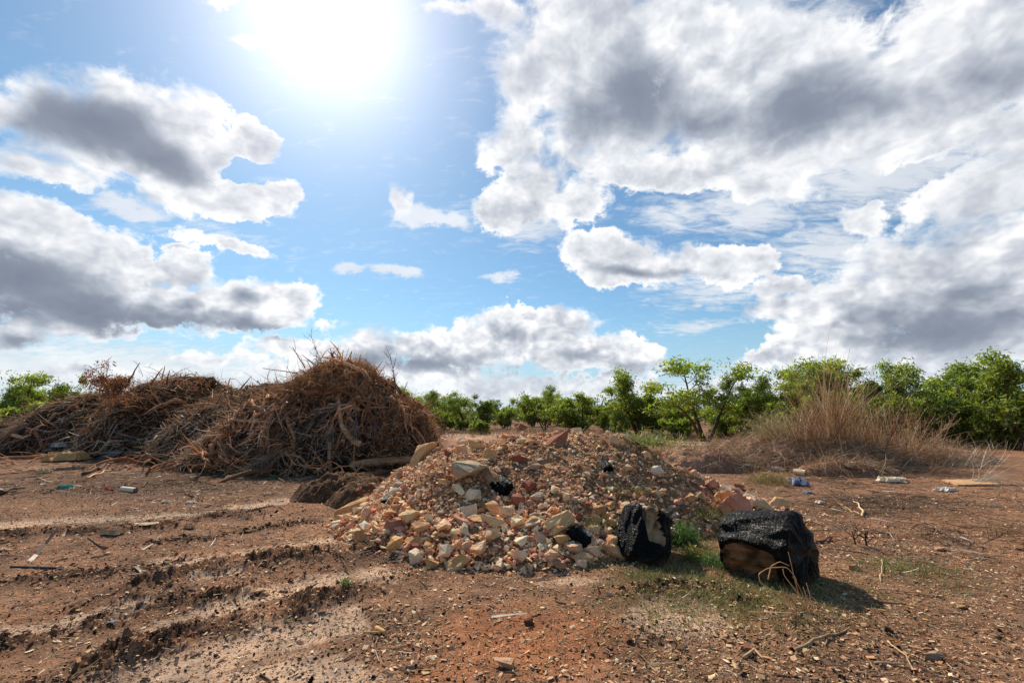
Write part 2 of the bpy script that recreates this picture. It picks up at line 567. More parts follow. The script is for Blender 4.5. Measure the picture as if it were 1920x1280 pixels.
RIDGES = [  # line in the photo, half width (m), height (m)
    ([(-200, 1012), (60, 1004), (170, 1000), (260, 992), (350, 980), (430, 968), (500, 962)], 0.22, 0.085),
    ([(190, 1120), (240, 1105), (330, 1085), (400, 1062), (470, 1052), (560, 1046), (660, 1040), (760, 1030)], 0.21, 0.125),
    ([(-100, 1250), (0, 1212), (100, 1182), (240, 1140), (330, 1122), (400, 1112), (520, 1092)], 0.16, 0.08),
    ([(40, 1300), (160, 1250), (260, 1212), (380, 1172), (480, 1150), (640, 1112), (760, 1085)], 0.18, 0.10),
    ([(250, 1020), (330, 1012), (420, 1002), (500, 990), (620, 975)], 0.10, 0.035),
    ([(-100, 930), (60, 925), (200, 915), (330, 905)], 0.3, 0.05),
    ([(0, 1085), (120, 1075), (260, 1062), (360, 1040)], 0.13, 0.04),
    ([(1180, 1110), (1260, 1092), (1340, 1100), (1420, 1130)], 0.12, 0.03),
]
PALES = [
    ([(-200, 992), (0, 982), (180, 972), (320, 966), (480, 948), (600, 925), (700, 900)], 0.26),
    ([(260, 1045), (420, 1040), (560, 1018), (700, 1000)], 0.18),
    ([(-150, 1225), (0, 1180), (120, 1158), (220, 1138), (300, 1112)], 0.20),
    ([(230, 1200), (330, 1160), (420, 1128), (520, 1100), (600, 1082), (680, 1068)], 0.17),
    ([(120, 1330), (260, 1262), (380, 1225), (480, 1195), (600, 1168), (720, 1150)], 0.23),
    ([(330, 1078), (400, 1074), (460, 1066)], 0.10),
    ([(150, 1285), (420, 1270), (560, 1250), (700, 1262)], 0.22),
]
RIDGES = [(np.array([gp(*p) for p in L]), w * 1.25, h * 1.25) for L, w, h in RIDGES]
PALES = [(np.array([gp(*p) for p in L]), w * 1.35) for L, w in PALES]
Z_ORANGE = [GB(1000, 1190, 260, 80, 1.0), GB(880, 1255, 230, 50, .8), GB(880, 818, 90, 10, 1.0), GB(1380, 862, 120, 22, .8), GB(1570, 1005, 130, 18, .7),
            GB(420, 1040, 260, 20, .6), GB(560, 950, 120, 22, .55), GB(1700, 1260, 300, 60, .35), GB(300, 1095, 120, 20, .4), GB(1500, 1000, 80, 14, .4), GB(1230, 860, 90, 12, .5)]
Z_PALE = [GB(1265, 1152, 110, 40, 1.25), GB(700, 1082, 70, 22, .9), GB(1060, 1088, 90, 14, .8), GB(1270, 838, 120, 16, 1.0), GB(900, 817, 130, 9, .75), GB(650, 1270, 120, 30, .7),
          GB(1350, 1180, 80, 30, .4), GB(1650, 1050, 60, 10, .3), GB(1800, 1000, 120, 20, .25)]
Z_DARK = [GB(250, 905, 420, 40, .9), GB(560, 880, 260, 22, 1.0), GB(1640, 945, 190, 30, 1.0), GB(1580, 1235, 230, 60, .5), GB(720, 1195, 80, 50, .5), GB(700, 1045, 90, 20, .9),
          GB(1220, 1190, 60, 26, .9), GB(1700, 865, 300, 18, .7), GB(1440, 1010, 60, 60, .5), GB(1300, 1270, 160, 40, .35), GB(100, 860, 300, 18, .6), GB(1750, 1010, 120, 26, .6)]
Z_GREEN = [GB(1390, 1110, 200, 50, 1.1), GB(1240, 1080, 110, 26, 1.0), GB(1300, 1020, 60, 50, .8), GB(1700, 1065, 110, 16, .5), GB(1790, 1100, 90, 16, .4), GB(1440, 905, 70, 24, .6),
           GB(1210, 833, 26, 6, .7), GB(1560, 1120, 120, 30, .45), GB(1330, 970, 50, 30, .6)]


def zone(Z, x, y):
    s = 0
    for g in Z:
        s = np.maximum(s, g(x, y))
    return s


def H(x, y, full=False):
    x, y = np.asarray(x, float), np.asarray(y, float)
    dist = np.hypot(x, y)
    fade = 1 / (1 + (dist / 22) ** 2)
    h = 0.055 * fbm(x / 3.1, y / 3.1, 3, 3) + 0.022 * fbm(x / 0.75, y / 0.75, 4, 11) * (0.4 + fade)
    h = h + 0.010 * fbm(x / 0.16, y / 0.16, 3, 23) * fade
    rid = np.zeros_like(x)
    wx, wy = x + 0.10 * fbm(x / .5, y / .5, 2, 5), y + 0.10 * fbm(x / .5, y / .5, 2, 6)
    clod = fbm(x / 0.115, y / 0.115, 3, 31, 0.55)
    patch = sst(fbm(x / 0.55, y / 0.55, 2, 37), -0.45, 0.25)
    for P, w, hh in RIDGES:
        d, t = poly_dist(wx, wy, P)
        e = np.exp(-(d / w) ** 2) * sst(t, 0, .12) * (1 - sst(t, .88, 1)) * (0.25 + 0.75 * patch)
        h = h + hh * e * (0.42 + np.tanh(np.abs(clod) * 1.6) * .8 + .30 * np.abs(fbm(x / .045, y / .045, 2, 33)))
        rid = np.maximum(rid, e)
    pal = np.zeros_like(x)
    for P, w in PALES:
        d, t = poly_dist(wx, wy, P)
        e = np.exp(-(d / w) ** 2) * sst(t, 0, .1) * (1 - sst(t, .9, 1))
        h = h - 0.050 * e
        pal = np.maximum(pal, e)
    # low spoil behind the rubble, and a rise towards the right-hand trees
    if full:
        return h, rid, pal
    return h


def crest(P):
    P = np.array(P, float)
    return lambda x: np.interp(x, P[:, 0], P[:, 1], left=0, right=0)


_C = crest([(-2.75, 0), (-2.2, .40), (-1.75, .78), (-1.35, 1.08), (-0.7, 1.28), (0.1, 1.36), (0.6, 1.42), (1.2, 1.40), (1.9, 1.36), (2.45, 1.05), (3.1, .66), (3.7, .42), (4.4, .16), (5.0, 0)])
_Y = crest([(-3, 8.1), (-1.3, 7.9), (0, 8.2), (1.5, 8.1), (2.4, 8.0), (3.4, 7.9), (5.0, 8.2)])


def m_rubble(x, y):
    c = _C(x + 0.18 * perlin(x / .7, y / .7, 71))
    yc = np.interp(x, [-3, -1.3, 0, 1.5, 2.4, 3.4, 5], [8.2, 7.9, 8.2, 8.1, 8.0, 7.9, 8.2])
    foot = np.interp(x, [-3.0, -2.4, -1.3, -0.6, 0.6, 1.3, 2.2, 3.2, 4.2, 5], [7.0, 6.4, 5.35, 5.05, 5.05, 5.45, 6.1, 6.7, 7.0, 7.3])
    t = (y - foot) / np.maximum(yc - foot, .3)
    prof = np.where(t < 1, 1 - np.sqrt(np.maximum((1 - t), 0) ** 2 + 0.006), 1 - np.sqrt(((y - yc) / 2.6) ** 2 + 0.006))
    prof = np.where(t < 1, prof * (0.82 + 0.18 * np.sin(np.clip(t, 0, 1) * math.pi / 2) ** 2) + 0.13 * np.sin(np.clip(t, 0, 1) * math.pi), prof)
    m = c * np.minimum(prof, 1.02)
    # nearer shoulder carrying the grey concrete, hollow below it
    m = m + 0.16 * np.exp(-(((x + .72) / .5) ** 2 + ((y - 6.75) / .45) ** 2)) * (c > .05)
    m = m - 0.14 * np.exp(-(((x + .35) / .5) ** 2 + ((y - 6.1) / .33) ** 2))
    m = m + 0.09 * fbm(x / .42, y / .42, 5, 41, .6) * sst(m, 0, .25) + .07 * fbm(x / 1.1, y / 1.1, 2, 43) * sst(m, .1, .6)
    return m


def dome(cx, cy, rx, ry, h, p=2.0, seed=0, amp=0.20, f=0.9):
    def fn(x, y):
        u, v = (x - cx) / rx, (y - cy) / ry
        a = np.arctan2(v, u)
        rr = np.hypot(u, v) * (1 + 0.13 * perlin(np.cos(a) * 1.5 + seed, np.sin(a) * 1.5, seed))
        d = np.clip(1 - rr ** p, -1, 1)
        m = h * np.sign(d) * np.abs(d) ** 0.75
        return m + amp * h * 0.5 * fbm(x / f, y / f, 3, seed + 50) * sst(m, 0, .3 * h)
    return fn


def maxof(*fs):
    return lambda x, y: np.max(np.stack([f(x, y) for f in fs]), axis=0)


# big brush pile and the long pile running back to the left
_bp = at(630, 780, 15.3)
m_brush = maxof(dome(_bp[0] + .15, 15.4, 2.7, 2.3, 3.15, 2.0, 1), dome(_bp[0] - .6, 15.3, 3.6, 2.3, 2.2, 2.2, 2), dome(_bp[0] + 1.7, 15.3, 1.9, 1.9, 2.0, 2.2, 3))
m_long = maxof(dome(-9.0, 17.6, 4.1, 2.7, 2.5, 2.2, 4), dome(-14.4, 20.3, 4.0, 2.9, 3.05, 2.2, 5), dome(-18.8, 21.2, 3.8, 2.6, 2.4, 2, 6), dome(-22.5, 21.6, 3.4, 2.2, 1.25, 2, 7),
               dome(-8.0, 14.9, 2.6, 1.4, 0.75, 2, 8))
m_bank = maxof(dome(-3.35, 9.5, 1.15, .75, .42, 2, 9, .5, .35), dome(-2.5, 8.7, .9, .6, .40, 2, 10, .5, .35))
m_straw = maxof(dome(9.6, 15.6, 3.7, 1.9, .85, 2, 12, .3), dome(5.6, 14.4, 1.7, 1.0, .62, 2, 13, .3), dome(9.3, 13.1, 1.5, .55, .28, 2, 14, .5, .4), dome(14.5, 17.0, 3, 1.5, .5, 2, 15))
m_spoil = maxof(dome(6.0, 20.5, 2.6, 1.5, .45, 2, 16, .3), dome(3.3, 24, 2.2, 1.3, .35, 2, 17, .3), dome(-1.0, 26, 3.5, 1.0, .12, 2, 18))


def T(x, y):
    x, y = np.asarray(x, float), np.asarray(y, float)
    m = np.max(np.stack([f(x, y) for f in (m_rubble, m_brush, m_long, m_bank, m_straw, m_spoil)]), axis=0)
    return H(x, y) + np.maximum(m - 0.015, 0)


def hit(px, py, tmax=60):
    d = ray(px, py)
    t = np.concatenate([np.arange(1.5, 14, .01), np.arange(14, tmax, .04)])
    x, y, z = d[0] * t, d[1] * t, CAM_H + d[2] * t
    below = z < T(x, y)
    i = int(np.argmax(below)) if below.any() else len(t) - 1
    return np.array([x[i], y[i], float(T(x[i], y[i]))])


def span(px_len, p):
    """metres for a length in photo pixels at the depth of point p"""
    return px_len / FPX * (p[1] * math.cos(PITCH) + (p[2] - CAM_H) * math.sin(PITCH))


def patch_mesh(name, fn, x0, x1, y0, y1, step, mat, extra=None):
    xs, ys = np.arange(x0, x1, step), np.arange(y0, y1, step)
    X, Y = np.meshgrid(xs, ys)
    m = fn(X, Y)
    Z = H(X, Y) + np.maximum(m, -0.02) - 0.015
    if extra:
        Z = Z + extra(X, Y) * sst(m, 0, .2)
    keep = m > -0.01
    q = keep[:-1, :-1] | keep[1:, :-1] | keep[:-1, 1:] | keep[1:, 1:]
    idx = np.arange(X.size).reshape(X.shape)
    F = np.stack([idx[:-1, :-1][q], idx[:-1, 1:][q], idx[1:, 1:][q], idx[1:, :-1][q]], 1)
    used = np.unique(F)
    re = np.full(X.size, -1)
    re[used] = np.arange(len(used))
    V = np.stack([X.ravel(), Y.ravel(), Z.ravel()], 1)[used]
    me = mk_mesh(name, V, [re[F]], {'height': m.ravel()[used]}, True)
    return link(name, me, mat)


# ------------------------------------------------------------------ materials
def new_mat(name):
    m = bpy.data.materials.new(name)
    m.use_nodes = True
    t = m.node_tree
    t.nodes.clear()
    N = NT(t)
    out = N.n('ShaderNodeOutputMaterial')
    return m, N, out


WARM = (1.18, 1.02, 0.84)


def principled(N, out, col, rough=0.9, bump=None, bstr=0.5, bdist=0.01, spec=0.2, warm=True):
    if warm and not isinstance(col, tuple):
        col = N.mix(1.0, col, WARM, 'MULTIPLY')
    b = N.n('ShaderNodeBsdfPrincipled')
    N.set(b.inputs['Base Color'], (*col, 1) if isinstance(col, tuple) else col)
    N.set(b.inputs['Roughness'], rough)
    b.inputs['Specular IOR Level'].default_value = spec
    if bump is not None:
        bn = N.n('ShaderNodeBump')
        bn.inputs['Strength'].default_value = bstr
        bn.inputs['Distance'].default_value = bdist
        N.set(bn.inputs['Height'], bump)
        N.t.links.new(bn.outputs[0], b.inputs['Normal'])
    N.t.links.new(b.outputs[0], out.inputs[0])
    return b


def voro(N, vec, scale, out='Distance', feature='F1', rand=1.0):
    nd = N.n('ShaderNodeTexVoronoi', feature=feature)
    N.set(nd.inputs['Vector'], vec)
    nd.inputs['Scale'].default_value = scale
    nd.inputs['Randomness'].default_value = rand
    return nd.outputs[out]


def ground_material():
    m, N, out = new_mat('ground')
    geo = N.n('ShaderNodeNewGeometry')
    P = geo.outputs['Position']
    n1 = N.noise(P, 0.9, 6, 0.6)
    n2 = N.noise(P, 9.0, 8, 0.68)
    n3 = N.noise(P, 70.0, 4, 0.7)
    k = N.m('ADD', N.m('MULTIPLY', N.m('SUBTRACT', n1, 0.5), 0.9), N.m('MULTIPLY', N.m('SUBTRACT', n2, 0.5), 1.0))
    c = N.mix(N.ss(n1, 0.32, 0.68), (0.158, 0.088, 0.057), (0.285, 0.168, 0.110))
    c = N.mix(N.m('MULTIPLY', N.ss(n2, 0.42, 0.66), 0.45), c, (0.42, 0.285, 0.20))
    c = N.mix(N.ss(N.m('ADD', N.attr('orange'), k), 0.3, 0.95), c, N.mix(n2, (0.25, 0.095, 0.042), (0.50, 0.25, 0.14)))
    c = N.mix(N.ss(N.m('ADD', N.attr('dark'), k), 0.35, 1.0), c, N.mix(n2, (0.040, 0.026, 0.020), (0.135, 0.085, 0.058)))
    c = N.mix(N.m('MULTIPLY', N.ss(N.m('ADD', N.attr('pale'), k), 0.28, 0.85), 0.9), c, N.mix(n2, (0.42, 0.31, 0.235), (0.74, 0.60, 0.485)))
    c = N.mix(N.ss(N.m('ADD', N.attr('ridge'), N.m('MULTIPLY', k, 1.5)), 0.18, 0.65), c, N.mix(n2, (0.016, 0.010, 0.008), (0.13, 0.072, 0.045)))
    c = N.mix(N.m('MULTIPLY', N.ss(N.m('ADD', N.attr('green'), k), 0.35, 1.0), 0.7), c, (0.085, 0.078, 0.028))
    # grit: tiny light and dark grains
    vc = voro(N, P, 55.0, 'Color')
    vd = voro(N, P, 55.0, 'Distance')
    sp = N.n('ShaderNodeSeparateColor')
    N.t.links.new(vc, sp.inputs[0])
    g = N.m('MULTIPLY', N.ss(sp.outputs[0], 0.80, 0.86), N.m('SUBTRACT', 1.0, N.ss(vd, 0.25, 0.42)))
    c = N.mix(N.m('MULTIPLY', g, 0.65), c, N.mix(sp.outputs[1], (0.50, 0.38, 0.27), (0.20, 0.13, 0.10)))
    g2 = N.m('MULTIPLY', N.ss(sp.outputs[2], 0.82, 0.88), N.m('SUBTRACT', 1.0, N.ss(vd, 0.3, 0.5)))
    c = N.mix(N.m('MULTIPLY', g2, 0.75), c, (0.025, 0.018, 0.014))
    c = N.mix(1.0, c, N.mix(n3, (0.72, 0.72, 0.72), (1.22, 1.22, 1.22)), 'MULTIPLY')
    pz = N.m('ADD', N.m('MULTIPLY', N.noise(P, 0.55, 4, 0.6), 0.6), N.m('MULTIPLY', N.noise(P, 2.7, 5, 0.6), 0.6))
    c = N.mix(1.0, c, N.mix(N.ss(pz, 0.48, 0.70), (0.66, 0.68, 0.70), (1.10, 1.05, 1.0)), 'MULTIPLY')
    b = N.m('ADD', N.m('ADD', N.m('MULTIPLY', n2, 0.9), N.m('MULTIPLY', n3, 0.35)), N.m('MULTIPLY', g, 0.25))
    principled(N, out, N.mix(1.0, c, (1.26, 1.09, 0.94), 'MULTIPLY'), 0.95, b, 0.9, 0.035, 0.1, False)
    return m


def soil_material(name, a, b_, c_, scale=6.0, grit=40.0, bd=0.05, gritcol=(0.5, 0.4, 0.3), gritamt=0.5):
    m, N, out = new_mat(name)
    geo = N.n('ShaderNodeNewGeometry')
    P = geo.outputs['Position']
    n1 = N.noise(P, scale * .25, 5, 0.6)
    n2 = N.noise(P, scale, 8, 0.7)
    c = N.mix(N.ss(n1, 0.3, 0.7), a, b_)
    c = N.mix(N.ss(n2, 0.45, 0.7), c, c_)
    vd, vc = voro(N, P, grit), voro(N, P, grit, 'Color')
    sp = N.n('ShaderNodeSeparateColor')
    N.t.links.new(vc, sp.inputs[0])
    g = N.m('MULTIPLY', N.ss(sp.outputs[0], 0.55, 0.7), N.m('SUBTRACT', 1.0, N.ss(vd, 0.3, 0.5)))
    c = N.mix(N.m('MULTIPLY', g, gritamt), c, gritcol)
    b = N.m('ADD', n2, N.m('MULTIPLY', N.m('SUBTRACT', 1.0, vd), 0.4))
    principled(N, out, c, 0.95, b, 1.0, bd, 0.1)
    return m


def rock_material(name, use_obj):
    m, N, out = new_mat(name)
    tc = N.n('ShaderNodeTexCoord')
    geo = N.n('ShaderNodeNewGeometry')
    P = tc.outputs['Object'] if use_obj else geo.outputs['Position']
    if use_obj:
        oi = N.n('ShaderNodeObjectInfo')
        base = oi.outputs['Color']
        P = N.v('ADD', P, N.v('SCALE', (1.0, 1.7, 0.3), None, N.m('MULTIPLY', oi.outputs['Random'], 30.0)))
        s = 1.0
    else:
        base = N.attr('tint', 'Color')
        s = 12.0
    n1 = N.noise(P, 2.2 * s, 6, 0.65, 0.3)
    n2 = N.noise(P, 14.0 * s, 6, 0.7)
    mp = N.n('ShaderNodeMapping')
    N.set(mp.inputs[0], P)
    mp.inputs['Scale'].default_value = (1.2, 1.2, 7.0)
    mp.inputs['Rotation'].default_value = (0.4, 0.3, 0.2)
    n3 = N.noise(mp.outputs[0], 1.8 * s, 5, 0.6, 0.4)
    c = N.mix(N.ss(n1, 0.30, 0.62), N.mix(1.0, base, (0.80, 0.68, 0.56), 'MULTIPLY'), base)
    c = N.mix(N.m('MULTIPLY', N.ss(n3, 0.5, 0.72), 0.55), c, N.mix(1.0, base, (0.85, 0.62, 0.42), 'MULTIPLY'))
    c = N.mix(N.m('MULTIPLY', N.ss(n2, 0.56, 0.72), 0.5), c, N.mix(1.0, base, (1.3, 1.3, 1.25), 'MULTIPLY'))
    c = N.mix(N.m('MULTIPLY', N.ss(n2, 0.42, 0.30), 0.55), c, N.mix(1.0, base, (0.45, 0.40, 0.36), 'MULTIPLY'))
    b = N.m('ADD', N.m('MULTIPLY', n1, 0.6), N.m('ADD', N.m('MULTIPLY', n2, 0.25), N.m('MULTIPLY', n3, 0.4)))
    principled(N, out, c, 0.88, b, 0.7, 0.12 if use_obj else 0.008, 0.25)
    return m


def tint_material(name, rough=0.85, scale=30.0, var=0.35, trans=0.0, spec=0.2, stretch=None, bump=0.006, objvar=0.0):
    """colour from the mesh's tint attribute, broken up by noise; trans = share of light let through (leaves, grass)"""
    m, N, out = new_mat(name)
    tc = N.n('ShaderNodeTexCoord')
    base = N.attr('tint', 'Color')
    P = tc.outputs['Object']
    if stretch:
        mp = N.n('ShaderNodeMapping')
        N.set(mp.inputs[0], P)
        mp.inputs['Scale'].default_value = stretch
        P = mp.outputs[0]
    n = N.noise(P, scale, 5, 0.65)
    c = N.mix(1.0, base, N.mix(n, (1 - var,) * 3, (1 + var,) * 3), 'MULTIPLY')
    if objvar:
        oi = N.n('ShaderNodeObjectInfo')
        c = N.mix(1.0, c, N.mix(oi.outputs['Random'], (1 - objvar, 1 - objvar, 1 - objvar), (1 + objvar, 1 + objvar * .8, 1 + objvar * .6)), 'MULTIPLY')
    if trans:
        d = N.n('ShaderNodeBsdfDiffuse')
        N.set(d.inputs[0], c)
        tr = N.n('ShaderNodeBsdfTranslucent')
        N.set(tr.inputs[0], N.mix(1.0, c, (1.25, 1.3, 0.7), 'MULTIPLY') if trans > .3 else c)
        mx = N.n('ShaderNodeMixShader')
        mx.inputs[0].default_value = trans
        N.t.links.new(d.outputs[0], mx.inputs[1])
        N.t.links.new(tr.outputs[0], mx.inputs[2])
        gl = N.n('ShaderNodeBsdfGlossy')
        gl.inputs['Roughness'].default_value = 0.45
        gl.inputs[0].default_value = (0.8, 0.8, 0.8, 1)
        m2 = N.n('ShaderNodeMixShader')
        m2.inputs[0].default_value = 0.05
        N.t.links.new(mx.outputs[0], m2.inputs[1])
        N.t.links.new(gl.outputs[0], m2.inputs[2])
        N.t.links.new(m2.outputs[0], out.inputs[0])
    else:
        principled(N, out, c, rough, n, 0.6, bump, spec)
    return m


def char_material():
    m, N, out = new_mat('charred_wood')
    tc = N.n('ShaderNodeTexCoord')
    P = tc.outputs['Object']
    mp = N.n('ShaderNodeMapping')
    N.set(mp.inputs[0], P)
    mp.inputs['Scale'].default_value = (0.7, 2.2, 2.2)
    v = voro(N, mp.outputs[0], 24.0, 'Distance', 'DISTANCE_TO_EDGE')
    n = N.noise(P, 22.0, 6, 0.7)
    n2 = N.noise(P, 4.0, 4, 0.6)
    c = N.mix(N.ss(n, 0.4, 0.75), (0.0022, 0.0022, 0.0024), (0.010, 0.0095, 0.0095))
    c = N.mix(N.m('MULTIPLY', N.ss(n2, 0.62, 0.78), 0.5), c, (0.032, 0.024, 0.018))
    geo = N.n('ShaderNodeNewGeometry')
    sz = N.n('ShaderNodeSeparateXYZ')
    N.t.links.new(geo.outputs['Position'], sz.inputs[0])
    dust = N.ss(N.m('ADD', sz.outputs[2], N.m('MULTIPLY', n, 0.22)), 0.22, 0.10)
    c = N.mix(N.m('MULTIPLY', N.ss(N.noise(mp.outputs[0], 30.0, 5, 0.7), 0.60, 0.74), 0.55), c, (0.075, 0.07, 0.066))
    c = N.mix(N.m('MULTIPLY', dust, 0.85), c, (0.14, 0.085, 0.05))
    b = N.m('ADD', N.m('MULTIPLY', N.ss(v, 0.0, 0.12), 1.0), N.m('MULTIPLY', n, 0.5))
    pb = principled(N, out, c, 0.42, b, 0.9, 0.009, 0.14, False)
    return m


M_GROUND = ground_material()
M_RUBSOIL = soil_material('rubble_soil', (0.13, 0.068, 0.040), (0.25, 0.145, 0.085), (0.48, 0.33, 0.21), 9, 38, .035, (0.50, 0.38, 0.27), .7)  # base soil tones darkened to paint shade into the gaps between stones
M_SHADECORE = soil_material('shaded_core_soil', (0.012, 0.008, 0.006), (0.03, 0.018, 0.012), (0.08, 0.048, 0.030), 7, 25, .06, (0.26, 0.18, 0.12), .35)  # near-black soil colour paints the shaded interior of the brush piles
M_BANK = soil_material('bank_soil', (0.075, 0.042, 0.027), (0.13, 0.075, 0.046), (0.22, 0.14, 0.09), 9, 30, .06, (0.38, 0.29, 0.2), .4)
M_STRAWSOIL = soil_material('reddish_soil', (0.20, 0.105, 0.072), (0.34, 0.20, 0.145), (0.48, 0.35, 0.27), 6, 30, .05, (0.45, 0.36, 0.29), .5)
M_ROCK = rock_material('broken_stone', True)
M_GRAVEL = rock_material('gravel', False)
M_WOOD = tint_material('weathered_wood', 0.85, 9.0, 0.45, 0, .2, (1, 1, 1), .01, .25)
M_STRAW = tint_material('dry_straw', 0.8, 2.0, 0.3, 0.28)
M_LEAF = tint_material('green_leaves', 0.6, 1.2, 0.35, 0.50, objvar=0.18)
M_ITEM = tint_material('worn_surface', 0.7, 25.0, 0.25, 0)
M_CHAR = char_material()

# ------------------------------------------------------------------ ground sheet
def build_ground():
    th = np.concatenate([np.linspace(-180, -64, 30, endpoint=False), np.linspace(-64, 64, 900), np.linspace(64, 180, 31)[1:-1]])
    th = np.radians(th)
    r = [0.3]
    while r[-1] < 7000:
        q = r[-1]
        r.append(q * (1.03 if q < 2.2 else 1.0046 if q < 13 else 1.011 if q < 70 else 1.06))
    r = np.array(r)
    A, Rr = np.meshgrid(th, r)
    X, Y = Rr * np.sin(A), Rr * np.cos(A)
    h, rid, pal = H(X, Y, True)
    n, k = len(r), len(th)
    i, j = np.meshgrid(np.arange(n - 1), np.arange(k), indexing='ij')
    j2 = (j + 1) % k
    F = np.stack([i * k + j, (i + 1) * k + j, (i + 1) * k + j2, i * k + j2], -1).reshape(-1, 4)
    V = np.stack([X.ravel(), Y.ravel(), h.ravel()], 1)
    V = np.concatenate([V, [[0, 0, 0]]])
    jj = np.arange(k)
    F3 = np.stack([np.full(k, len(V) - 1), jj, (jj + 1) % k], 1)[:, ::-1]
    z = lambda a: np.concatenate([np.broadcast_to(a, X.shape).ravel(), [0]])
    far = sst(np.hypot(X, Y), 16, 30)
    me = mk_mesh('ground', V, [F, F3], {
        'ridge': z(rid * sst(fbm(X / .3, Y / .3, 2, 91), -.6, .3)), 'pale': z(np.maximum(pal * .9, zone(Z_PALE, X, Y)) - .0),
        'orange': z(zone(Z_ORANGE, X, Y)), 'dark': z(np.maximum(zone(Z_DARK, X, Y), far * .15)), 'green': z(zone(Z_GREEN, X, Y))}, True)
    link('ground', me, M_GROUND)['kind'] = 'structure'


build_ground()

rb = patch_mesh('rubble_mound', m_rubble, -3.4, 5.4, 4.6, 11.0, 0.025, M_RUBSOIL)
tag(rb, 'broad mound of tan broken rock and grit piled at the centre of the clearing', 'rubble heap')
bk = patch_mesh('earth_bank', m_bank, -4.9, -1.2, 7.8, 10.6, 0.03, M_BANK, lambda x, y: .10 * fbm(x / .22, y / .22, 4, 81, ridge=True))
tag(bk, 'low crumbling bank of dark brown earth between the brush pile and the rubble heap', 'earth bank')
sw = patch_mesh('soil_mound', m_straw, 3.5, 18.0, 12, 19, 0.06, M_STRAWSOIL, lambda x, y: .12 * fbm(x / .4, y / .4, 4, 82, ridge=True))
tag(sw, 'reddish soil mound overgrown with tall dry straw', 'soil mound')
so = patch_mesh('spoil_ridge', m_spoil, -5, 9.5, 18, 27.5, 0.08, M_STRAWSOIL, lambda x, y: .06 * fbm(x / .5, y / .5, 3, 83))
tag(so, 'low pale dirt rise behind the rubble heap before the trees', 'dirt rise')
bc = patch_mesh('brush_pile', m_brush, -11, -1.2, 12.6, 18, 0.06, M_SHADECORE, lambda x, y: .28 * fbm(x / .5, y / .5, 4, 84, ridge=True))
tag(bc, 'tall dome of bulldozed dead branches and roots with rust brown twigs on top', 'brush pile')
lc = patch_mesh('brush_windrow', m_long, -26.5, -4.5, 13, 25, 0.08, M_SHADECORE, lambda x, y: .30 * fbm(x / .6, y / .6, 4, 85, ridge=True))
tag(lc, 'long low heap of dead branches and palm fronds running back beside the tall brush dome', 'brush pile')


# ------------------------------------------------------------------ stones
def hull_rock(seed, n=14, sx=1.0, sy=0.8, sz=0.6, detail=0, rough=0.03, boxy=0.5):
    """angular broken stone, size about 1"""
    import bmesh
    r = np.random.default_rng(seed)
    p = r.normal(size=(n, 3))
    p /= np.linalg.norm(p, axis=1)[:, None]
    c = p / np.max(np.abs(p), axis=1)[:, None]
    p = (p * (1 - boxy) + c * boxy * 0.85) * r.uniform(0.8, 1.05, (n, 1)) * 0.5
    p *= (sx, sy, sz)
    bm = bmesh.new()
    for q in p:
        bm.verts.new(q)
    ret = bmesh.ops.convex_hull(bm, input=bm.verts)
    bmesh.ops.delete(bm, geom=[v for v in bm.verts if not v.link_faces], context='VERTS')
    if detail:
        bmesh.ops.dissolve_limit(bm, angle_limit=R(14), verts=bm.verts, edges=bm.edges)
        bmesh.ops.bevel(bm, geom=list(bm.edges), offset=0.022, segments=2, affect='EDGES', profile=0.6)
        bmesh.ops.triangulate(bm, faces=bm.faces)
        for _ in range(detail):
            bmesh.ops.subdivide_edges(bm, edges=[e for e in bm.edges if e.calc_length() > 0.06], cuts=1, use_grid_fill=True)
            bmesh.ops.triangulate(bm, faces=bm.faces)
        bm.normal_update()
        co = np.array([v.co[:] for v in bm.verts])
        nn = np.array([v.normal[:] for v in bm.verts])
        d = fbm(co[:, 0] * 5 + co[:, 2] * 3.1 + seed, co[:, 1] * 5 - co[:, 2] * 4.3, 5, seed, .6)
        st = np.abs(((co[:, 2] * 9 + co[:, 0] * 2.0 + d) % 1.0) - 0.5)
        d = d * rough - 0.018 * (st < 0.06)
        for v, q, k, dd in zip(bm.verts, co, nn, d):
            v.co = Vector(q + k * dd)
    bmesh.ops.triangulate(bm, faces=bm.faces)
    bm.verts.ensure_lookup_table()
    V = np.array([v.co[:] for v in bm.verts])
    bm.verts.index_update()
    F = np.array([[v.index for v in f.verts] for f in bm.faces])
    bm.free()
    return V, F


PEB = [hull_rock(100 + i, 9, 1, r_, t_, 0) for i, (r_, t_) in enumerate([(.8, .6), (.7, .35), (.9, .5), (.5, .3), (.75, .75), (.6, .45), (.85, .3), (.9, .7)])]
CHIP = [hull_rock(140 + i, 8, 1, r_, t_, 0) for i, (r_, t_) in enumerate([(.5, .12), (.3, .1), (.7, .10), (.22, .1), (.4, .16)])]
TAN = np.array([(.52, .38, .24), (.60, .47, .33), (.68, .57, .43), (.45, .30, .18), (.50, .33, .26), (.42, .25, .20), (.36, .32, .28), (.72, .64, .52), (.50, .34, .17), (.33, .20, .15)])
TAN = np.clip(TAN * (1.42, 1.25, 1.22), 0, .88)
TANW = np.array([5, 8, 8, 2.5, 4, 2.5, 1.2, 6, 1, 1.6])
TANW = TANW / TANW.sum()


def colours(n, pal, w=None, var=0.15, r=rng):
    c = pal[r.choice(len(pal), n, p=w)]
    return np.clip(c * (1 + r.normal(size=(n, 1)) * var) * (1 + r.normal(size=(n, 3)) * .03), 0.004, .85)


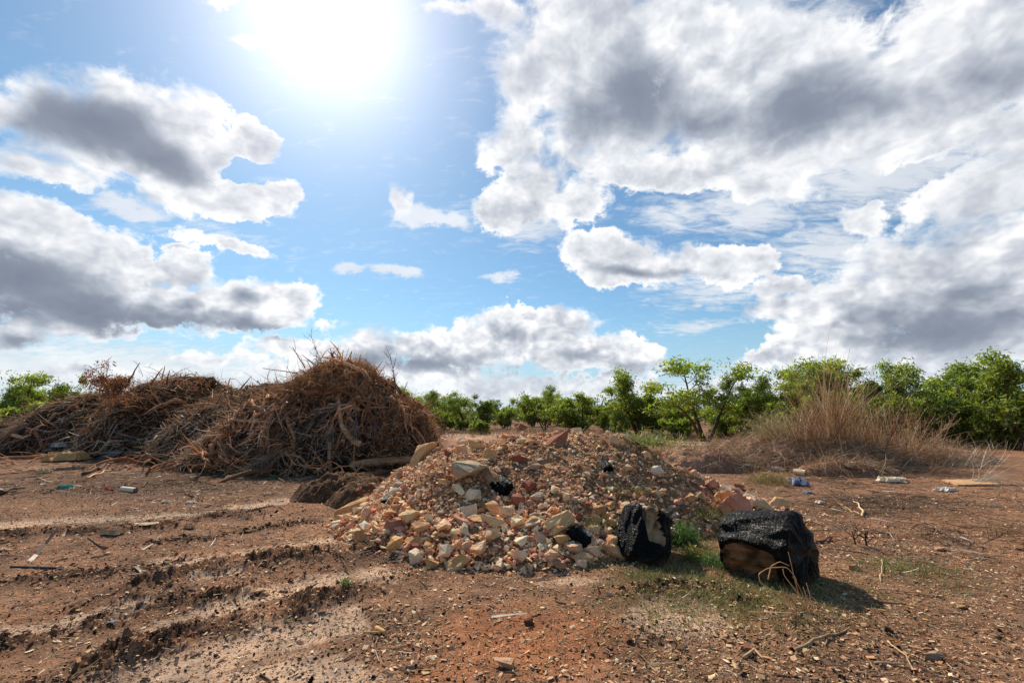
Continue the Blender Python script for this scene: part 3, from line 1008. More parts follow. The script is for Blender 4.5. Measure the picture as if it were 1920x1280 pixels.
def flat_rot(n, tilt=0.5, r=rng):
    """rotations that keep the flat side roughly down"""
    a, t, b = r.uniform(0, 2 * np.pi, n), r.normal(size=n) * tilt, r.normal(size=n) * tilt
    ca, sa, ct, st, cb, sb = np.cos(a), np.sin(a), np.cos(t), np.sin(t), np.cos(b), np.sin(b)
    z, o = np.zeros(n), np.ones(n)
    Ra = np.stack([ca, -sa, z, sa, ca, z, z, z, o], 1).reshape(n, 3, 3)
    Rx = np.stack([o, z, z, z, ct, -st, z, st, ct], 1).reshape(n, 3, 3)
    Ry = np.stack([cb, z, sb, z, o, z, -sb, z, cb], 1).reshape(n, 3, 3)
    return Rx @ Ry @ Ra


def scatter_mesh(name, xy, size, templates, pal, w, mat, sink=0.2, tilt=.5, label=None, cat=None, var=.15, full=False):
    n = len(xy)
    z = T(xy[:, 0], xy[:, 1])
    S = size[:, None] * rng.uniform(.75, 1.25, (n, 3))
    P = np.stack([xy[:, 0], xy[:, 1], z + size * sink], 1)
    M = rand_rot(n) if full else flat_rot(n, tilt)
    V, F, C = instance_merge(templates, P, S, M, colours(n, pal, w, var))
    o = link(name, mk_mesh(name, V, [F], {'tint': C}), mat)
    tag(o, label, cat, kind='stuff')
    return o


def fan(n, r0, r1, ang=52, p=1.0):
    """points on the ground in front of the viewpoint, denser nearby"""
    r = (r0 ** (2 - p) + rng.random(n) * (r1 ** (2 - p) - r0 ** (2 - p))) ** (1 / (2 - p)) if p != 2 else r0 * (r1 / r0) ** rng.random(n)
    a = np.radians(rng.uniform(-ang, ang, n))
    return np.stack([r * np.sin(a), r * np.cos(a)], 1)


def power(n, lo, hi, e=2.2):
    u = rng.random(n)
    return (lo ** (1 - e) + u * (hi ** (1 - e) - lo ** (1 - e))) ** (1 / (1 - e))


# gravel on the heap
xy = np.stack([rng.uniform(-3.1, 5.2, 90000), rng.uniform(4.7, 10.6, 90000)], 1)
mm = m_rubble(xy[:, 0], xy[:, 1])
keep = (mm > -0.04) & ((mm > .012) | (xy[:, 0] > -1.9)) & (rng.random(len(xy)) < np.clip(.25 + mm * 2.2, 0, 1) * (0.45 + 0.55 * sst(fbm(xy[:, 0] / .6, xy[:, 1] / .6, 3, 61), -.35, .25)))
xy = xy[keep][:34000]
coarse = lambda x, y: .62 + .55 * (1 - sst(x, .4, 2.2)) * (1 - sst(m_rubble(x, y), .55, 1.1) * .5) + .25 * sst(fbm(x / .5, y / .5, 2, 65), 0, .4)
sz = power(len(xy), .016, .10, 2.0) * coarse(xy[:, 0], xy[:, 1])
scatter_mesh('rubble_gravel', xy, sz, PEB + CHIP[:3], TAN, TANW, M_GRAVEL, .12, .38, 'small tan and cream broken stones covering the rubble heap', 'gravel')

# fist-sized rubble packed between the larger stones
xy = np.stack([rng.uniform(-2.9, 4.6, 30000), rng.uniform(4.8, 8.6, 30000)], 1)
mm = m_rubble(xy[:, 0], xy[:, 1])
xy = xy[(mm > .012) & (rng.random(len(xy)) < .10 + .75 * np.exp(-((mm - .18) / .26) ** 2) * np.where(xy[:, 0] < 1.9, 1, .45))][:3400]
scatter_mesh('rubble_stones', xy, power(len(xy), .055, .13, 2.0), PEB, TAN, TANW, M_GRAVEL, .22, .38, 'fist-sized tan, cream and reddish rubble packed over the lower heap', 'rubble')

# apron of grit around the foot
xy = np.stack([rng.normal(0.6, 2.6, 9000), rng.normal(5.6, .75, 9000)], 1)
xy = xy[(np.abs(m_rubble(xy[:, 0], xy[:, 1])) < .12) & (xy[:, 1] > 4.3)]
scatter_mesh('scattered_grit', xy, power(len(xy), .010, .05, 2.4), PEB + CHIP, TAN, TANW, M_GRAVEL, .15, .3, 'loose grit and stone flakes fallen around the foot of the rubble heap', 'grit')

# pebbles, chips, clods and charcoal over the whole clearing
BROWN = np.array([(.42, .30, .20), (.30, .19, .12), (.55, .44, .32), (.20, .12, .08), (.62, .54, .44), (.36, .20, .14), (.12, .08, .06)])


def keep_by(xy, fn):
    return xy[rng.random(len(xy)) < fn(xy[:, 0], xy[:, 1])]


_off = lambda x, y: 1 - sst(m_rubble(x, y), .05, .2)
LIT = [GB(1650, 1120, 420, 190, 1.0), GB(1800, 960, 250, 90, .9), GB(250, 900, 420, 60, .9), GB(560, 930, 200, 50, .6), GB(740, 1190, 90, 60, .9), GB(1300, 1250, 260, 60, .7), GB(1500, 900, 160, 60, .5)]
litter = lambda x, y: np.clip(.26 + zone(LIT, x, y), 0, 1) * _off(x, y)
xy = keep_by(fan(155000, 1.2, 17, 58, 1.35), litter)
scatter_mesh('ground_pebbles', xy, power(len(xy), .006, .035, 2.5), PEB, BROWN, None, M_GRAVEL, .15, .4, 'small brown and cream pebbles strewn over the bare ground', 'pebbles')
xy = keep_by(fan(235000, 1.2, 18, 58, 1.3), litter)
scatter_mesh('wood_chips', xy, power(len(xy), .012, .075, 2.3), CHIP, np.array([(.62, .49, .34), (.48, .34, .22), (.30, .20, .13), (.72, .63, .50), (.16, .10, .07), (.50, .29, .16)]), None, M_GRAVEL, .12, .25,
             'thin pale wood chips and bark flakes littering the dirt', 'wood chips')
# clods thrown up along the wheel ruts
pts = []
for P_, w_, h_ in RIDGES:
    t = rng.random(2600)
    seg = np.linalg.norm(np.diff(P_, axis=0), axis=1)
    cum = np.concatenate([[0], np.cumsum(seg)]) / seg.sum()
    pts.append(np.stack([np.interp(t, cum, P_[:, 0]), np.interp(t, cum, P_[:, 1])], 1) + rng.normal(size=(2600, 2)) * w_ * .75)
xy = np.concatenate(pts + [gp(1240, 1190) + rng.normal(size=(500, 2)) * (.18, .12), gp(1590, 1235) + rng.normal(size=(900, 2)) * (.55, .25), gp(700, 1045) + rng.normal(size=(900, 2)) * (.5, .18)])
xy = xy[(xy[:, 1] > 2.2) & (rng.random(len(xy)) < sst(fbm(xy[:, 0] / .4, xy[:, 1] / .4, 2, 37), -.5, .4))]
scatter_mesh('earth_clods', xy, power(len(xy), .006, .10, 2.5), PEB, np.array([(.10, .06, .04), (.15, .088, .056), (.05, .032, .023), (.22, .13, .085)]), None, M_GRAVEL, .15, .8,
             'dark crumbly earth clods turned up along the wheel ruts', 'clods', .3)
xy = keep_by(fan(44000, 1.4, 14, 52, 1.3), lambda x, y: np.clip(.12 + zone([GB(1580, 1230, 330, 80, 1), GB(720, 1190, 140, 80, .6), GB(1230, 1190, 90, 50, 1), GB(200, 920, 400, 80, .5)], x, y), 0, 1) * _off(x, y))
scatter_mesh('charcoal_bits', xy, power(len(xy), .010, .055, 2.4), PEB + CHIP, np.array([(.012, .011, .011), (.03, .025, .022)]), None, M_GRAVEL, .2, .6, 'black charcoal crumbs lying in the dirt', 'charcoal', .3)


xy = heap_xy = np.stack([rng.uniform(3.9, 17, 60000), rng.uniform(12, 18.5, 60000)], 1)
mm = m_straw(xy[:, 0], xy[:, 1])
xy = xy[(mm > .0) & (rng.random(len(xy)) < np.where(xy[:, 0] < 7.5, .95, .35))]
scatter_mesh('mound_rubble', xy, power(len(xy), .02, .16, 2.1), PEB + CHIP, np.array([(.56, .36, .29), (.46, .27, .20), (.66, .53, .44), (.34, .18, .13), (.60, .48, .38)]), None, M_GRAVEL, .15, .5, 'pinkish stones and clods covering the straw mound', 'rubble')


# twigs and straw lying on the ground
def lying(name, n, lo, hi, wid, pal, dens, label, cat, r1=20, mat=None, p=1.3):
    xy = keep_by(fan(n, 1.6, r1, 56, p), dens)
    n = len(xy)
    a = rng.uniform(0, 2 * np.pi, n)
    L = power(n, lo, hi, 1.8)
    D = np.stack([np.cos(a), np.sin(a), rng.normal(size=n) * .10 + .03], 1)
    P = np.stack([xy[:, 0], xy[:, 1], T(xy[:, 0], xy[:, 1]) + .006], 1)
    V, F, C = ribbons(P, D, L, wid * rng.uniform(.6, 1.5, n) * (1 + L * 2), 3, 0.05, .25, colours(n, pal, None, .2), .5)
    o = link(name, mk_mesh(name, V, [F], {'tint': C}), mat or M_STRAW)
    tag(o, label, cat, kind='stuff')


STRAWC = np.array([(.52, .40, .24), (.42, .30, .17), (.62, .52, .36), (.30, .19, .11), (.22, .14, .09)])
lying('straw_litter', 30000, .03, .25, .004, STRAWC, litter, 'fine straw and grass stems strewn on the dirt', 'straw')
ZB = [GB(1640, 945, 190, 26, 1), GB(1760, 1005, 160, 34, .8), GB(1560, 905, 120, 20, .7), GB(1700, 880, 200, 16, .6), GB(1850, 940, 100, 26, .4)]
lying('burnt_twigs', 60000, .10, .55, .006, np.array([(.055, .035, .022), (.12, .075, .045), (.20, .12, .07), (.30, .20, .12)]), lambda x, y: zone(ZB, x, y), 'tangled dark dead twigs flattened on the ground near the straw mound', 'twigs', 18, p=.6)
ZL = [GB(250, 868, 300, 18, 1), GB(420, 850, 120, 30, 1), GB(120, 905, 200, 20, .7), GB(560, 895, 120, 14, .8)]
lying('bark_litter', 30000, .08, .5, .016, np.array([(.30, .19, .12), (.42, .29, .18), (.16, .09, .06), (.55, .42, .30), (.08, .05, .035)]), lambda x, y: zone(ZL, x, y), 'shredded bark and leaf litter along the foot of the brush pile', 'bark litter', 26, p=.3)

# ---- stones one can tell apart: three templates per shape class, tinted per object
ROCKS = []
for i, (n_, sx, sy, sz_, b_) in enumerate([(12, 1, .8, .65, .4), (11, 1, .75, .5, .6), (14, 1, .9, .75, .5), (10, 1, .7, .4, .5), (12, 1, .62, .5, .7), (9, 1, .85, .6, .3), (12, 1, .6, .3, .6), (13, 1, .9, .55, .7), (10, 1, .55, .42, .4), (11, 1, .95, .8, .6)]):
    V, F = hull_rock(300 + i, n_, sx, sy, sz_, 1, .03, b_)
    ROCKS.append(mk_mesh('stone', V, [F]))
    ROCKS[-1].materials.append(M_ROCK)


def place_stone(p, size, col, me=None, rot=None, sink=.18, sc=(1, 1, 1)):
    o = bpy.data.objects.new('stone', me or ROCKS[rng.integers(len(ROCKS))])
    COL.objects.link(o)
    o.location = (p[0], p[1], p[2] + size * sink)
    o.rotation_euler = rot if rot is not None else (rng.normal() * .32, rng.normal() * .32, rng.uniform(0, 6.28))
    o.scale = tuple(size * s for s in sc)
    o.color = (*np.clip(col, 0.01, .9), 1)
    return o


CLS = [('cream', (.68, .56, .42), 7), ('tan', (.54, .39, .25), 5), ('ochre', (.50, .32, .16), 2), ('pinkish', (.50, .33, .27), 4), ('grey', (.36, .34, .31), 1.3), ('dull red', (.27, .12, .10), 1.2), ('off-white', (.76, .70, .61), 4)]
cw = np.array([c[2] for c in CLS], float)
cw /= cw.sum()
ZONES = [('low front face of the rubble heap', lambda m_, x: m_ < .35), ('middle slope of the rubble heap', lambda m_, x: m_ < .85), ('upper part of the rubble heap', lambda m_, x: True)]
placed = []
tries = 0
while len(placed) < 250 and tries < 60000:
    tries += 1
    x, y = rng.uniform(-2.9, 4.0), rng.uniform(4.9, 8.3)
    m_ = float(m_rubble(np.array(x), np.array(y)))
    if m_ < .012:
        continue
    front = math.exp(-((m_ - .22) / .28) ** 2) * (1 if x < 1.7 else .35)
    if rng.random() > front + .16:
        continue
    s = float(power(1, .14, .36, 2.5)[0]) * (1.0 if m_ < .6 else .8)
    if any((x - a) ** 2 + (y - b) ** 2 < ((s + c) * .30) ** 2 for a, b, c in placed):
        continue
    placed.append((x, y, s))
    k = rng.choice(len(CLS), p=cw)
    o = place_stone((x, y, float(T(x, y))), s, np.array(CLS[k][1]) * (1.34, 1.22, 1.20) * rng.uniform(.8, 1.2), sink=.22)
    zi = next(i for i, z_ in enumerate(ZONES) if z_[1](m_, x))
    size_w = 'fist-sized' if s < .17 else 'large'
    tag(o, f'{size_w} {CLS[k][0]} broken stone lying on the {ZONES[zi][0]}', 'stone', f'{size_w} {CLS[k][0]} stones on the {ZONES[zi][0]}')

# individual stones seen in the photograph: px, py (middle of the stone), length px, colour, shape class, scale, rotation z, tilt, name, label
GREY, RED, CREAM = (.37, .35, .31), (.30, .145, .115), (.66, .53, .37)
SPECIAL = [
    (878, 884, 62, (.40, .37, .31), 2, (1, .9, .75), .3, (.35, .1), 'concrete_chunk', 'big speckled grey concrete chunk on the near shoulder of the rubble heap'),
    (1046, 829, 52, RED, 1, (1, .7, .85), .9, (.2, -.75), 'boulder', 'dark red boulder leaning on the crest of the rubble heap'),
    (972, 803, 32, (.34, .17, .12), 7, (1, .8, .8), .2, (0, 0), 'boulder', 'brown red boulder standing alone on the horizon edge of the heap'),
    (1378, 950, 88, (.50, .27, .22), 2, (1, .8, .85), .4, (.1, .1), 'boulder', 'large rounded pink boulder behind the charred log'),
    (1352, 935, 40, (.60, .42, .22), 6, (1, .8, .8), -.4, (-.3, -.7), 'stone_slab', 'flat ochre slab leaning on top of the large pink boulder'),
    (1460, 948, 40, (.62, .48, .32), 3, (1, .8, .9), .1, (0, 0), 'stone', 'pale flat stone on the dirt just beyond the charred log'),
    (795, 851, 62, (.55, .40, .24), 6, (1.15, .5, .6), .9, (0, -.75), 'stone_slab', 'long tan slab propped on the upper end of the fallen log'),
    (662, 955, 62, (.50, .37, .22), 8, (1.1, .6, .6), .25, (0, -.35), 'stone_slab', 'long tan slab at the farthest tip of the heap next to the wheel ruts'),
    (996, 829, 30, (.60, .42, .25), 3, (1, .7, .7), .0, (.2, .1), 'stone', 'wedge shaped tan stone near the crest beside the dark red boulder'),
    (978, 864, 38, (.27, .12, .10), 6, (1, .6, .6), .1, (.1, .2), 'stone', 'flat dark maroon stone high on the rubble slope'),
    (920, 858, 26, (.50, .38, .22), 2, (1, .5, 1.3), .5, (.0, .3), 'stone', 'upright tan stone behind the grey concrete chunk'),
    (890, 838, 30, (.55, .43, .28), 5, (1, .8, 1.1), .2, (.1, .2), 'stone', 'blocky pale brown stone on the far side of the concrete chunk'),
    (858, 1060, 42, (.56, .44, .30), 7, (1, .75, .9), .5, (.2, -.4), 'stone', 'big squared tan block tipped at the very front foot of the heap'),
    (808, 1060, 28, (.50, .36, .20), 5, (1, .8, 1.1), .3, (.3, .3), 'stone', 'pointed ochre stone at the front foot beside the big squared block'),
    (770, 972, 40, (.64, .51, .34), 5, (1, .8, 1.0), .8, (.2, .3), 'stone', 'bulky cream stone resting on the side of the heap nearest the ruts'),
    (740, 993, 34, (.34, .19, .17), 2, (1, .8, 1.1), .4, (.1, .1), 'stone', 'maroon rounded stone below the bulky cream stone'),
    (742, 1022, 34, (.58, .42, .24), 9, (1, .8, .9), 1.4, (.1, .1), 'stone', 'ochre block at the foot of the heap beneath the maroon stone'),
    (775, 1018, 30, (.56, .40, .22), 0, (1, .9, .9), .4, (.4, .1), 'stone', 'ochre rounded stone next to the ochre block at the foot'),
    (803, 1027, 32, (.58, .42, .28), 4, (1, .8, .9), 1.0, (.1, .4), 'stone', 'pale orange brown stone in the front row of the heap'),
    (965, 978, 38, (.78, .70, .58), 1, (1, .8, .7), .3, (.3, .1), 'stone', 'bright whitish stone in the middle of the front face'),
    (922, 980, 46, (.58, .47, .33), 8, (1, .7, .6), -.3, (.1, .2), 'stone', 'long flat beige stone beside the bright whitish stone'),
    (923, 1006, 30, (.68, .57, .40), 2, (.9, .7, 1.2), .3, (.1, .3), 'stone', 'tall cream stone standing below the long flat beige one'),
    (1000, 985, 30, (.55, .42, .27), 9, (1, .8, 1.1), 1.0, (.3, .3), 'stone', 'thick tan block at the middle of the heap front'),
    (1012, 1010, 34, (.55, .47, .42), 5, (1, .8, .9), .2, (.1, .5), 'stone', 'grey pink veined stone in the front face of the heap'),
    (1050, 984, 52, (.66, .52, .33), 7, (1, .85, .9), .5, (.2, -.4), 'stone', 'large layered cream rock at the near end of the heap by the charred stump'),
    (1055, 1008, 40, (.52, .37, .20), 9, (1, .8, .9), .9, (.1, .1), 'stone', 'thick ochre rock under the large layered cream rock'),
    (1094, 1049, 38, (.62, .44, .30), 9, (1, .9, .8), .15, (0, 0), 'stone', 'square pinkish tan block on the ground in front of the heap'),
    (1055, 1056, 42, (.42, .30, .26), 0, (1, .8, .7), .7, (.2, .1), 'stone', 'reddish grey lump beside the square block at the front foot'),
    (1153, 1036, 44, (.70, .50, .35), 1, (1, .8, .85), .2, (.1, .2), 'stone', 'pale orange rock lying against the charred stump'),
    (1118, 1016, 34, (.60, .48, .44), 3, (1, .8, .8), .5, (.2, .1), 'stone', 'lilac white stone between the layered rock and the charred stump'),
    (1190, 947, 24, (.52, .27, .24), 4, (1, .8, .8), .5, (.2, .1), 'stone', 'small pink stone balanced on top of the charred stump'),
    (1290, 966, 26, (.32, .15, .12), 2, (.8, .7, 1.2), .5, (.1, .1), 'stone', 'upright dull red stone between the charred stump and the pink boulder'),
    (1385, 915, 26, (.30, .13, .11), 5, (1, .7, .8), .5, (.1, .1), 'stone', 'small dark red stone beyond the large pink boulder'),
    (1410, 930, 30, (.72, .62, .48), 6, (1, .8, .9), .3, (.1, .1), 'stone', 'flat whitish stone just past the large pink boulder'),
    (1425, 948, 38, (.60, .50, .38), 6, (1.2, .6, .7), -.5, (.1, .2), 'stone', 'narrow beige slab lying behind the charred log'),
    (640, 973, 26, (.62, .50, .35), 5, (1, .8, .7), .3, (0, 0), 'stone', 'outermost cream stone of the heap beside the wheel ruts'),
    (672, 1000, 38, (.74, .66, .52), 3, (1.1, .6, .5), .2, (.1, .05), 'stone', 'long whitish flake on the low edge of the heap'),
    (780, 941, 26, (.66, .55, .38), 8, (1, .7, .8), .6, (.1, .3), 'stone', 'cream oblong stone halfway up the slope towards the fallen log'),
    (833, 905, 20, (.68, .56, .36), 2, (1, .9, .6), .6, (.2, .1), 'stone', 'pale yellow stone under the grey concrete chunk'),
    (925, 942, 20, (.70, .60, .46), 7, (1, .8, .9), .2, (.1, .1), 'stone', 'small square cream stone in the hollow of the heap'),
    (490, 1107, 28, (.68, .55, .42), 3, (1, .7, .5), .4, (0, .1), 'stone', 'pale flat stone lying alone among the wheel ruts'),
    (278, 984, 28, (.74, .68, .58), 6, (1, .7, .6), .2, (0, 0), 'stone', 'whitish flat stone on the far wheel rut'),
    (8, 1031, 22, (.62, .52, .44), 3, (1, .8, .7), .2, (0, 0), 'stone', 'pale stone beside the metal rod at the edge of view'),
    (940, 1247, 46, (.55, .40, .33), 6, (1, .7, .45), .1, (0, .05), 'stone_slab', 'flat pinkish grey slab sunk in the orange dirt nearest the viewer'),
    (769, 1254, 16, (.30, .30, .33), 2, (1, .8, .7), .1, (0, 0), 'stone', 'small smooth grey pebble near the flat sunken slab'),
    (992, 1168, 17, (.13, .055, .035), 9, (1, 1, .9), .1, (0, 0), 'earth_lump', 'round dark red earth lump alone on the orange dirt'),
    (960, 1104, 15, (.72, .66, .58), 3, (1, .8, .6), .1, (0, 0), 'stone', 'small white stone on bare dirt in front of the heap'),
    (1140, 1114, 14, (.75, .70, .62), 5, (.8, .7, 1.2), .1, (0, 0), 'stone', 'small pointed white stone near the pale sandy patch'),
    (1755, 1233, 32, (.38, .33, .27), 2, (1, .7, .55), .1, (0, 0), 'stone', 'smooth grey brown stone in the wood chip litter nearest the viewer'),
    (1603, 1066, 18, (.52, .36, .28), 2, (1, .8, .9), .1, (0, 0), 'stone', 'pinkish stone on the chip litter past the charred log'),
    (1800, 1137, 22, (.60, .46, .28), 3, (1, .7, .7), .1, (0, .1), 'stone', 'yellowish chip of stone among the wood litter'),
    (1760, 1028, 26, (.55, .40, .33), 3, (1, .7, .4), .1, (0, 0), 'stone', 'flat pinkish stone amid the sparse green weeds'),
    (1625, 868, 32, (.55, .43, .34), 0, (1, .7, .6), .2, (.1, .1), 'boulder', 'pale lumpy boulder at the foot of the straw mound'),
    (1582, 872, 36, (.50, .40, .33), 7, (1, .7, .5), .4, (.1, .1), 'boulder', 'grey tan concrete lump with soil crust below the straw mound'),
    (1358, 843, 30, (.52, .36, .30), 0, (1, .7, 1.1), .3, (.1, .4), 'boulder', 'pinkish boulder on the near end of the straw mound'),
    (905, 810, 10, (.3, .2, .15), 0, (1, 1, 1), .3, (.1, .4), 'stone', 'small dark stone on the flat orange ground behind the heap'),
    (1690, 838, 24, (.36, .26, .20), 0, (1, .8, .7), .3, (.1, .1), 'stone', 'brown stone half buried behind the straw mound'),
]
for (px, py, ln, col, shp, sc, rz, tl, nm, lab) in SPECIAL:
    p = hit(px, py + ln * .12)
    s = span(ln, p) * 1.12
    big = ln > 36
    if big:
        V, F = hull_rock(500 + px, 13, 1, .8, .62, 2, .035, .55)
        me = mk_mesh(nm, V, [F])
        me.materials.append(M_ROCK)
    else:
        me = ROCKS[shp]
    o = place_stone(p, s * 1.25, np.array(col) * (1.2, 1.14, 1.05), me, (tl[0], tl[1], rz), .12, sc)
    o.name = nm
    tag(o, lab, nm.replace('_', ' '))

# ------------------------------------------------------------------ dead wood
WOODC = np.array([(.40, .275, .185), (.26, .16, .10), (.55, .42, .31), (.15, .088, .055), (.64, .52, .39), (.085, .052, .035)]) * (1.1, .93, .84)


def surf(fn):
    return lambda x, y: H(x, y) + np.maximum(fn(x, y) - .015, 0)


def surf_paths(fn, P, A, L, K=11, off=.10, wob=.35, rise=0.0, r=rng):
    """crooked paths that follow a heap's surface. P (n,2) starts, A heading in the surface plane, L lengths -> (n,K,3)"""
    S = surf(fn)
    n = len(P)
    p = np.stack([P[:, 0], P[:, 1], S(P[:, 0], P[:, 1])], 1)
    d = np.stack([np.cos(A), np.sin(A), np.zeros(n)], 1)
    out, e = [], 0.04
    o0 = np.abs(r.normal(size=n)) * off
    o1 = r.normal(size=n) * off + rise
    tw = r.normal(size=n) * wob
    for k in range(K):
        t = k / (K - 1)
        q = p.copy()
        q[:, 2] += np.maximum(o0 * (1 - t) + o1 * t + off * .8 * np.sin(t * 3.1 + tw * 5), -.03)
        out.append(q)
        gx = (S(p[:, 0] + e, p[:, 1]) - S(p[:, 0] - e, p[:, 1])) / (2 * e)
        gy = (S(p[:, 0], p[:, 1] + e) - S(p[:, 0], p[:, 1] - e)) / (2 * e)
        N_ = np.stack([-gx, -gy, np.ones(n)], 1)
        N_ /= np.linalg.norm(N_, axis=1)[:, None]
        tw = tw * .8 + r.normal(size=n) * wob * .6
        side = np.cross(N_, d)
        d = d + side * tw[:, None]
        d = d - N_ * np.sum(d * N_, 1)[:, None]
        d /= np.linalg.norm(d, axis=1)[:, None] + 1e-9
        p = p + d * (L / (K - 1))[:, None]
        p[:, 2] = S(p[:, 0], p[:, 1])
    return np.stack(out, 1)


def heap_points(fn, n, x0, x1, y0, y1, lo=.15, front=None, r=rng):
    P = []
    while sum(len(a) for a in P) < n:
        q = np.stack([r.uniform(x0, x1, 4 * n), r.uniform(y0, y1, 4 * n)], 1)
        m = fn(q[:, 0], q[:, 1])
        k = m > lo
        if front is not None:
            k &= r.random(len(q)) < front(q[:, 0], q[:, 1], m)
        P.append(q[k])
    return np.concatenate(P)[:n]


def dead_branches(fn, n, box, Lr, Rr, name, labels, group, front, seed, kids=5, off=.12, down=.5):
    r = np.random.default_rng(seed)
    P = heap_points(fn, n, *box, lo=.3, front=front, r=r)
    A = np.where(r.random(n) < down, -np.pi / 2 + r.normal(size=n) * .7, r.uniform(0, 2 * np.pi, n))
    L = r.uniform(*Lr, n)
    paths = surf_paths(fn, P, A, L, 12, off, .30, .06, r)
    for i in range(n):
        b = Bag()
        r0 = r.uniform(*Rr) * (.6 + .4 * L[i] / Lr[1])
        ci = r.choice(6, p=[.30, .26, .20, .10, .09, .05])
        c = WOODC[ci] * r.uniform(.85, 1.15)
        rad = r0 * (1 - .78 * np.linspace(0, 1, 12) ** 1.2)
        o = paths[i][0].copy()
        pts = paths[i] - o
        b.tube(pts, rad, 7, c, .10)
        for k in range(r.integers(2, kids + 1)):
            j = r.integers(3, 11)
            d = pts[min(j + 1, 11)] - pts[j - 1]
            d = d / (np.linalg.norm(d) + 1e-9) + r.normal(size=3) * .75
            d[1] -= .25
            l2 = L[i] * r.uniform(.2, .5)
            q = wiggle(pts[j], d, l2, 8, .30, -.04, r)
            b.tube(q, rad[j] * .62 * (1 - .8 * np.linspace(0, 1, 8)), 5, c * r.uniform(.85, 1.2), .06)
            for kk in range(r.integers(1, 4)):
                j2 = r.integers(2, 7)
                q2 = wiggle(q[j2], (q[j2] - q[j2 - 1]) / (np.linalg.norm(q[j2] - q[j2 - 1]) + 1e-9) + r.normal(size=3) * .8, l2 * r.uniform(.3, .7), 6, .4, -.06, r)
                b.tube(q2, np.linspace(max(rad[j] * .25, .007), .003, 6), 4, c * r.uniform(.9, 1.3), 0, cap=False)
        o_ = link(name, b.mesh(name, True), M_WOOD, loc=tuple(o))
        w = 'pale grey' if ci in (2, 4) else 'brown' if ci in (0, 1) else 'dark'
        sz_ = 'thick' if r0 > (Rr[0] + Rr[1]) / 2 else 'thin'
        tag(o_, labels.format(w=w, s=sz_), 'dead branch', group.format(w=w, s=sz_))


fr = lambda x, y, m: np.clip(1.15 - (y - 13.2) / 3.2, .12, 1)
XB = float(_bp[0])
dead_branches(m_brush, 150, (XB - 4.0, XB + 3.5, 12.9, 16.6), (1.0, 3.0), (.026, .10), 'dead_branch', '{s} {w} crooked branch tangled in the tall brush dome', '{s} {w} branches of the tall brush dome', fr, 21, 6, .20, .6)
fr2 = lambda x, y, m: np.clip(1.2 - (y - (17.5 - (x + 9) * .35 - 2.3)) / 3.0, .1, 1)
dead_branches(m_long, 110, (-24, -5.6, 13.6, 23), (1.0, 3.4), (.026, .095), 'dead_branch', '{s} {w} branch lying in the long low brush heap', '{s} {w} branches of the long low brush heap', fr2, 22, 5, .15, .35)


def limb_mass(name, fn, n, box, label, seed, front):
    r = np.random.default_rng(seed)
    P = heap_points(fn, n, *box, lo=.2, front=front, r=r)
    A = np.where(r.random(n) < .5, -np.pi / 2 + r.normal(size=n) * .8, r.uniform(0, 2 * np.pi, n))
    L = r.uniform(.5, 2.0, n)
    Q = surf_paths(fn, P, A, L, 8, .12, .55, .05, r)
    b = Bag()
    for i in range(n):
        r0 = power(1, .009, .04, 2.0)[0]
        b.tube(Q[i], np.linspace(r0, r0 * .3, 8), 5, WOODC[r.choice(6, p=[.2, .25, .12, .22, .06, .15])] * r.uniform(.7, 1.1), .08, cap=False)
    o = link(name, b.mesh(name, True), M_WOOD)
    tag(o, label, 'limbs', kind='stuff')


limb_mass('limb_tangle', m_brush, 1100, (XB - 4.1, XB + 3.6, 12.8, 17), 'dense infill of thin crooked limbs in the tall brush dome', 23, fr)
limb_mass('limb_tangle', m_long, 1000, (-25, -5.5, 13.4, 23.5), 'dense infill of thin crooked limbs in the long low brush heap', 24, fr2)


def strand_mass(name, fn, n, box, lo, hi, w, pal, label, cat, seed, front, off=.12, K=5, lift=.0, rnd=.5, top=None, mat=None, down=.4):
    r = np.random.default_rng(seed)
    P = heap_points(fn, n, *box, lo=.12, front=front, r=r)
    A = np.where(r.random(n) < down, -np.pi / 2 + r.normal(size=n) * .8, r.uniform(0, 2 * np.pi, n))
    L = r.uniform(lo, hi, n) * r.uniform(.4, 1, n)
    S = surf(fn)
    e = .05
    gx = (S(P[:, 0] + e, P[:, 1]) - S(P[:, 0] - e, P[:, 1])) / (2 * e)
    gy = (S(P[:, 0], P[:, 1] + e) - S(P[:, 0], P[:, 1] - e)) / (2 * e)
    N_ = np.stack([-gx, -gy, np.ones(n)], 1)
    N_ /= np.linalg.norm(N_, axis=1)[:, None]
    d = np.stack([np.cos(A), np.sin(A), np.zeros(n)], 1)
    d = d - N_ * np.sum(d * N_, 1)[:, None]
    d /= np.linalg.norm(d, axis=1)[:, None] + 1e-9
    d = d + N_ * (lift + r.normal(size=n) * rnd * .4)[:, None] + r.normal(size=(n, 3)) * rnd * .35
    P3 = np.stack([P[:, 0], P[:, 1], S(P[:, 0], P[:, 1])], 1) + N_ * np.abs(r.normal(size=n) * off)[:, None]
    V, F, C = ribbons(P3, d, L, w * r.uniform(.5, 1.6, n), K, .06, .35, colours(n, pal, None, .22, r), .4, r)
    o = link(name, mk_mesh(name, V, [F], {'tint': C}), mat or M_STRAW)
    tag(o, label, cat, kind='stuff')


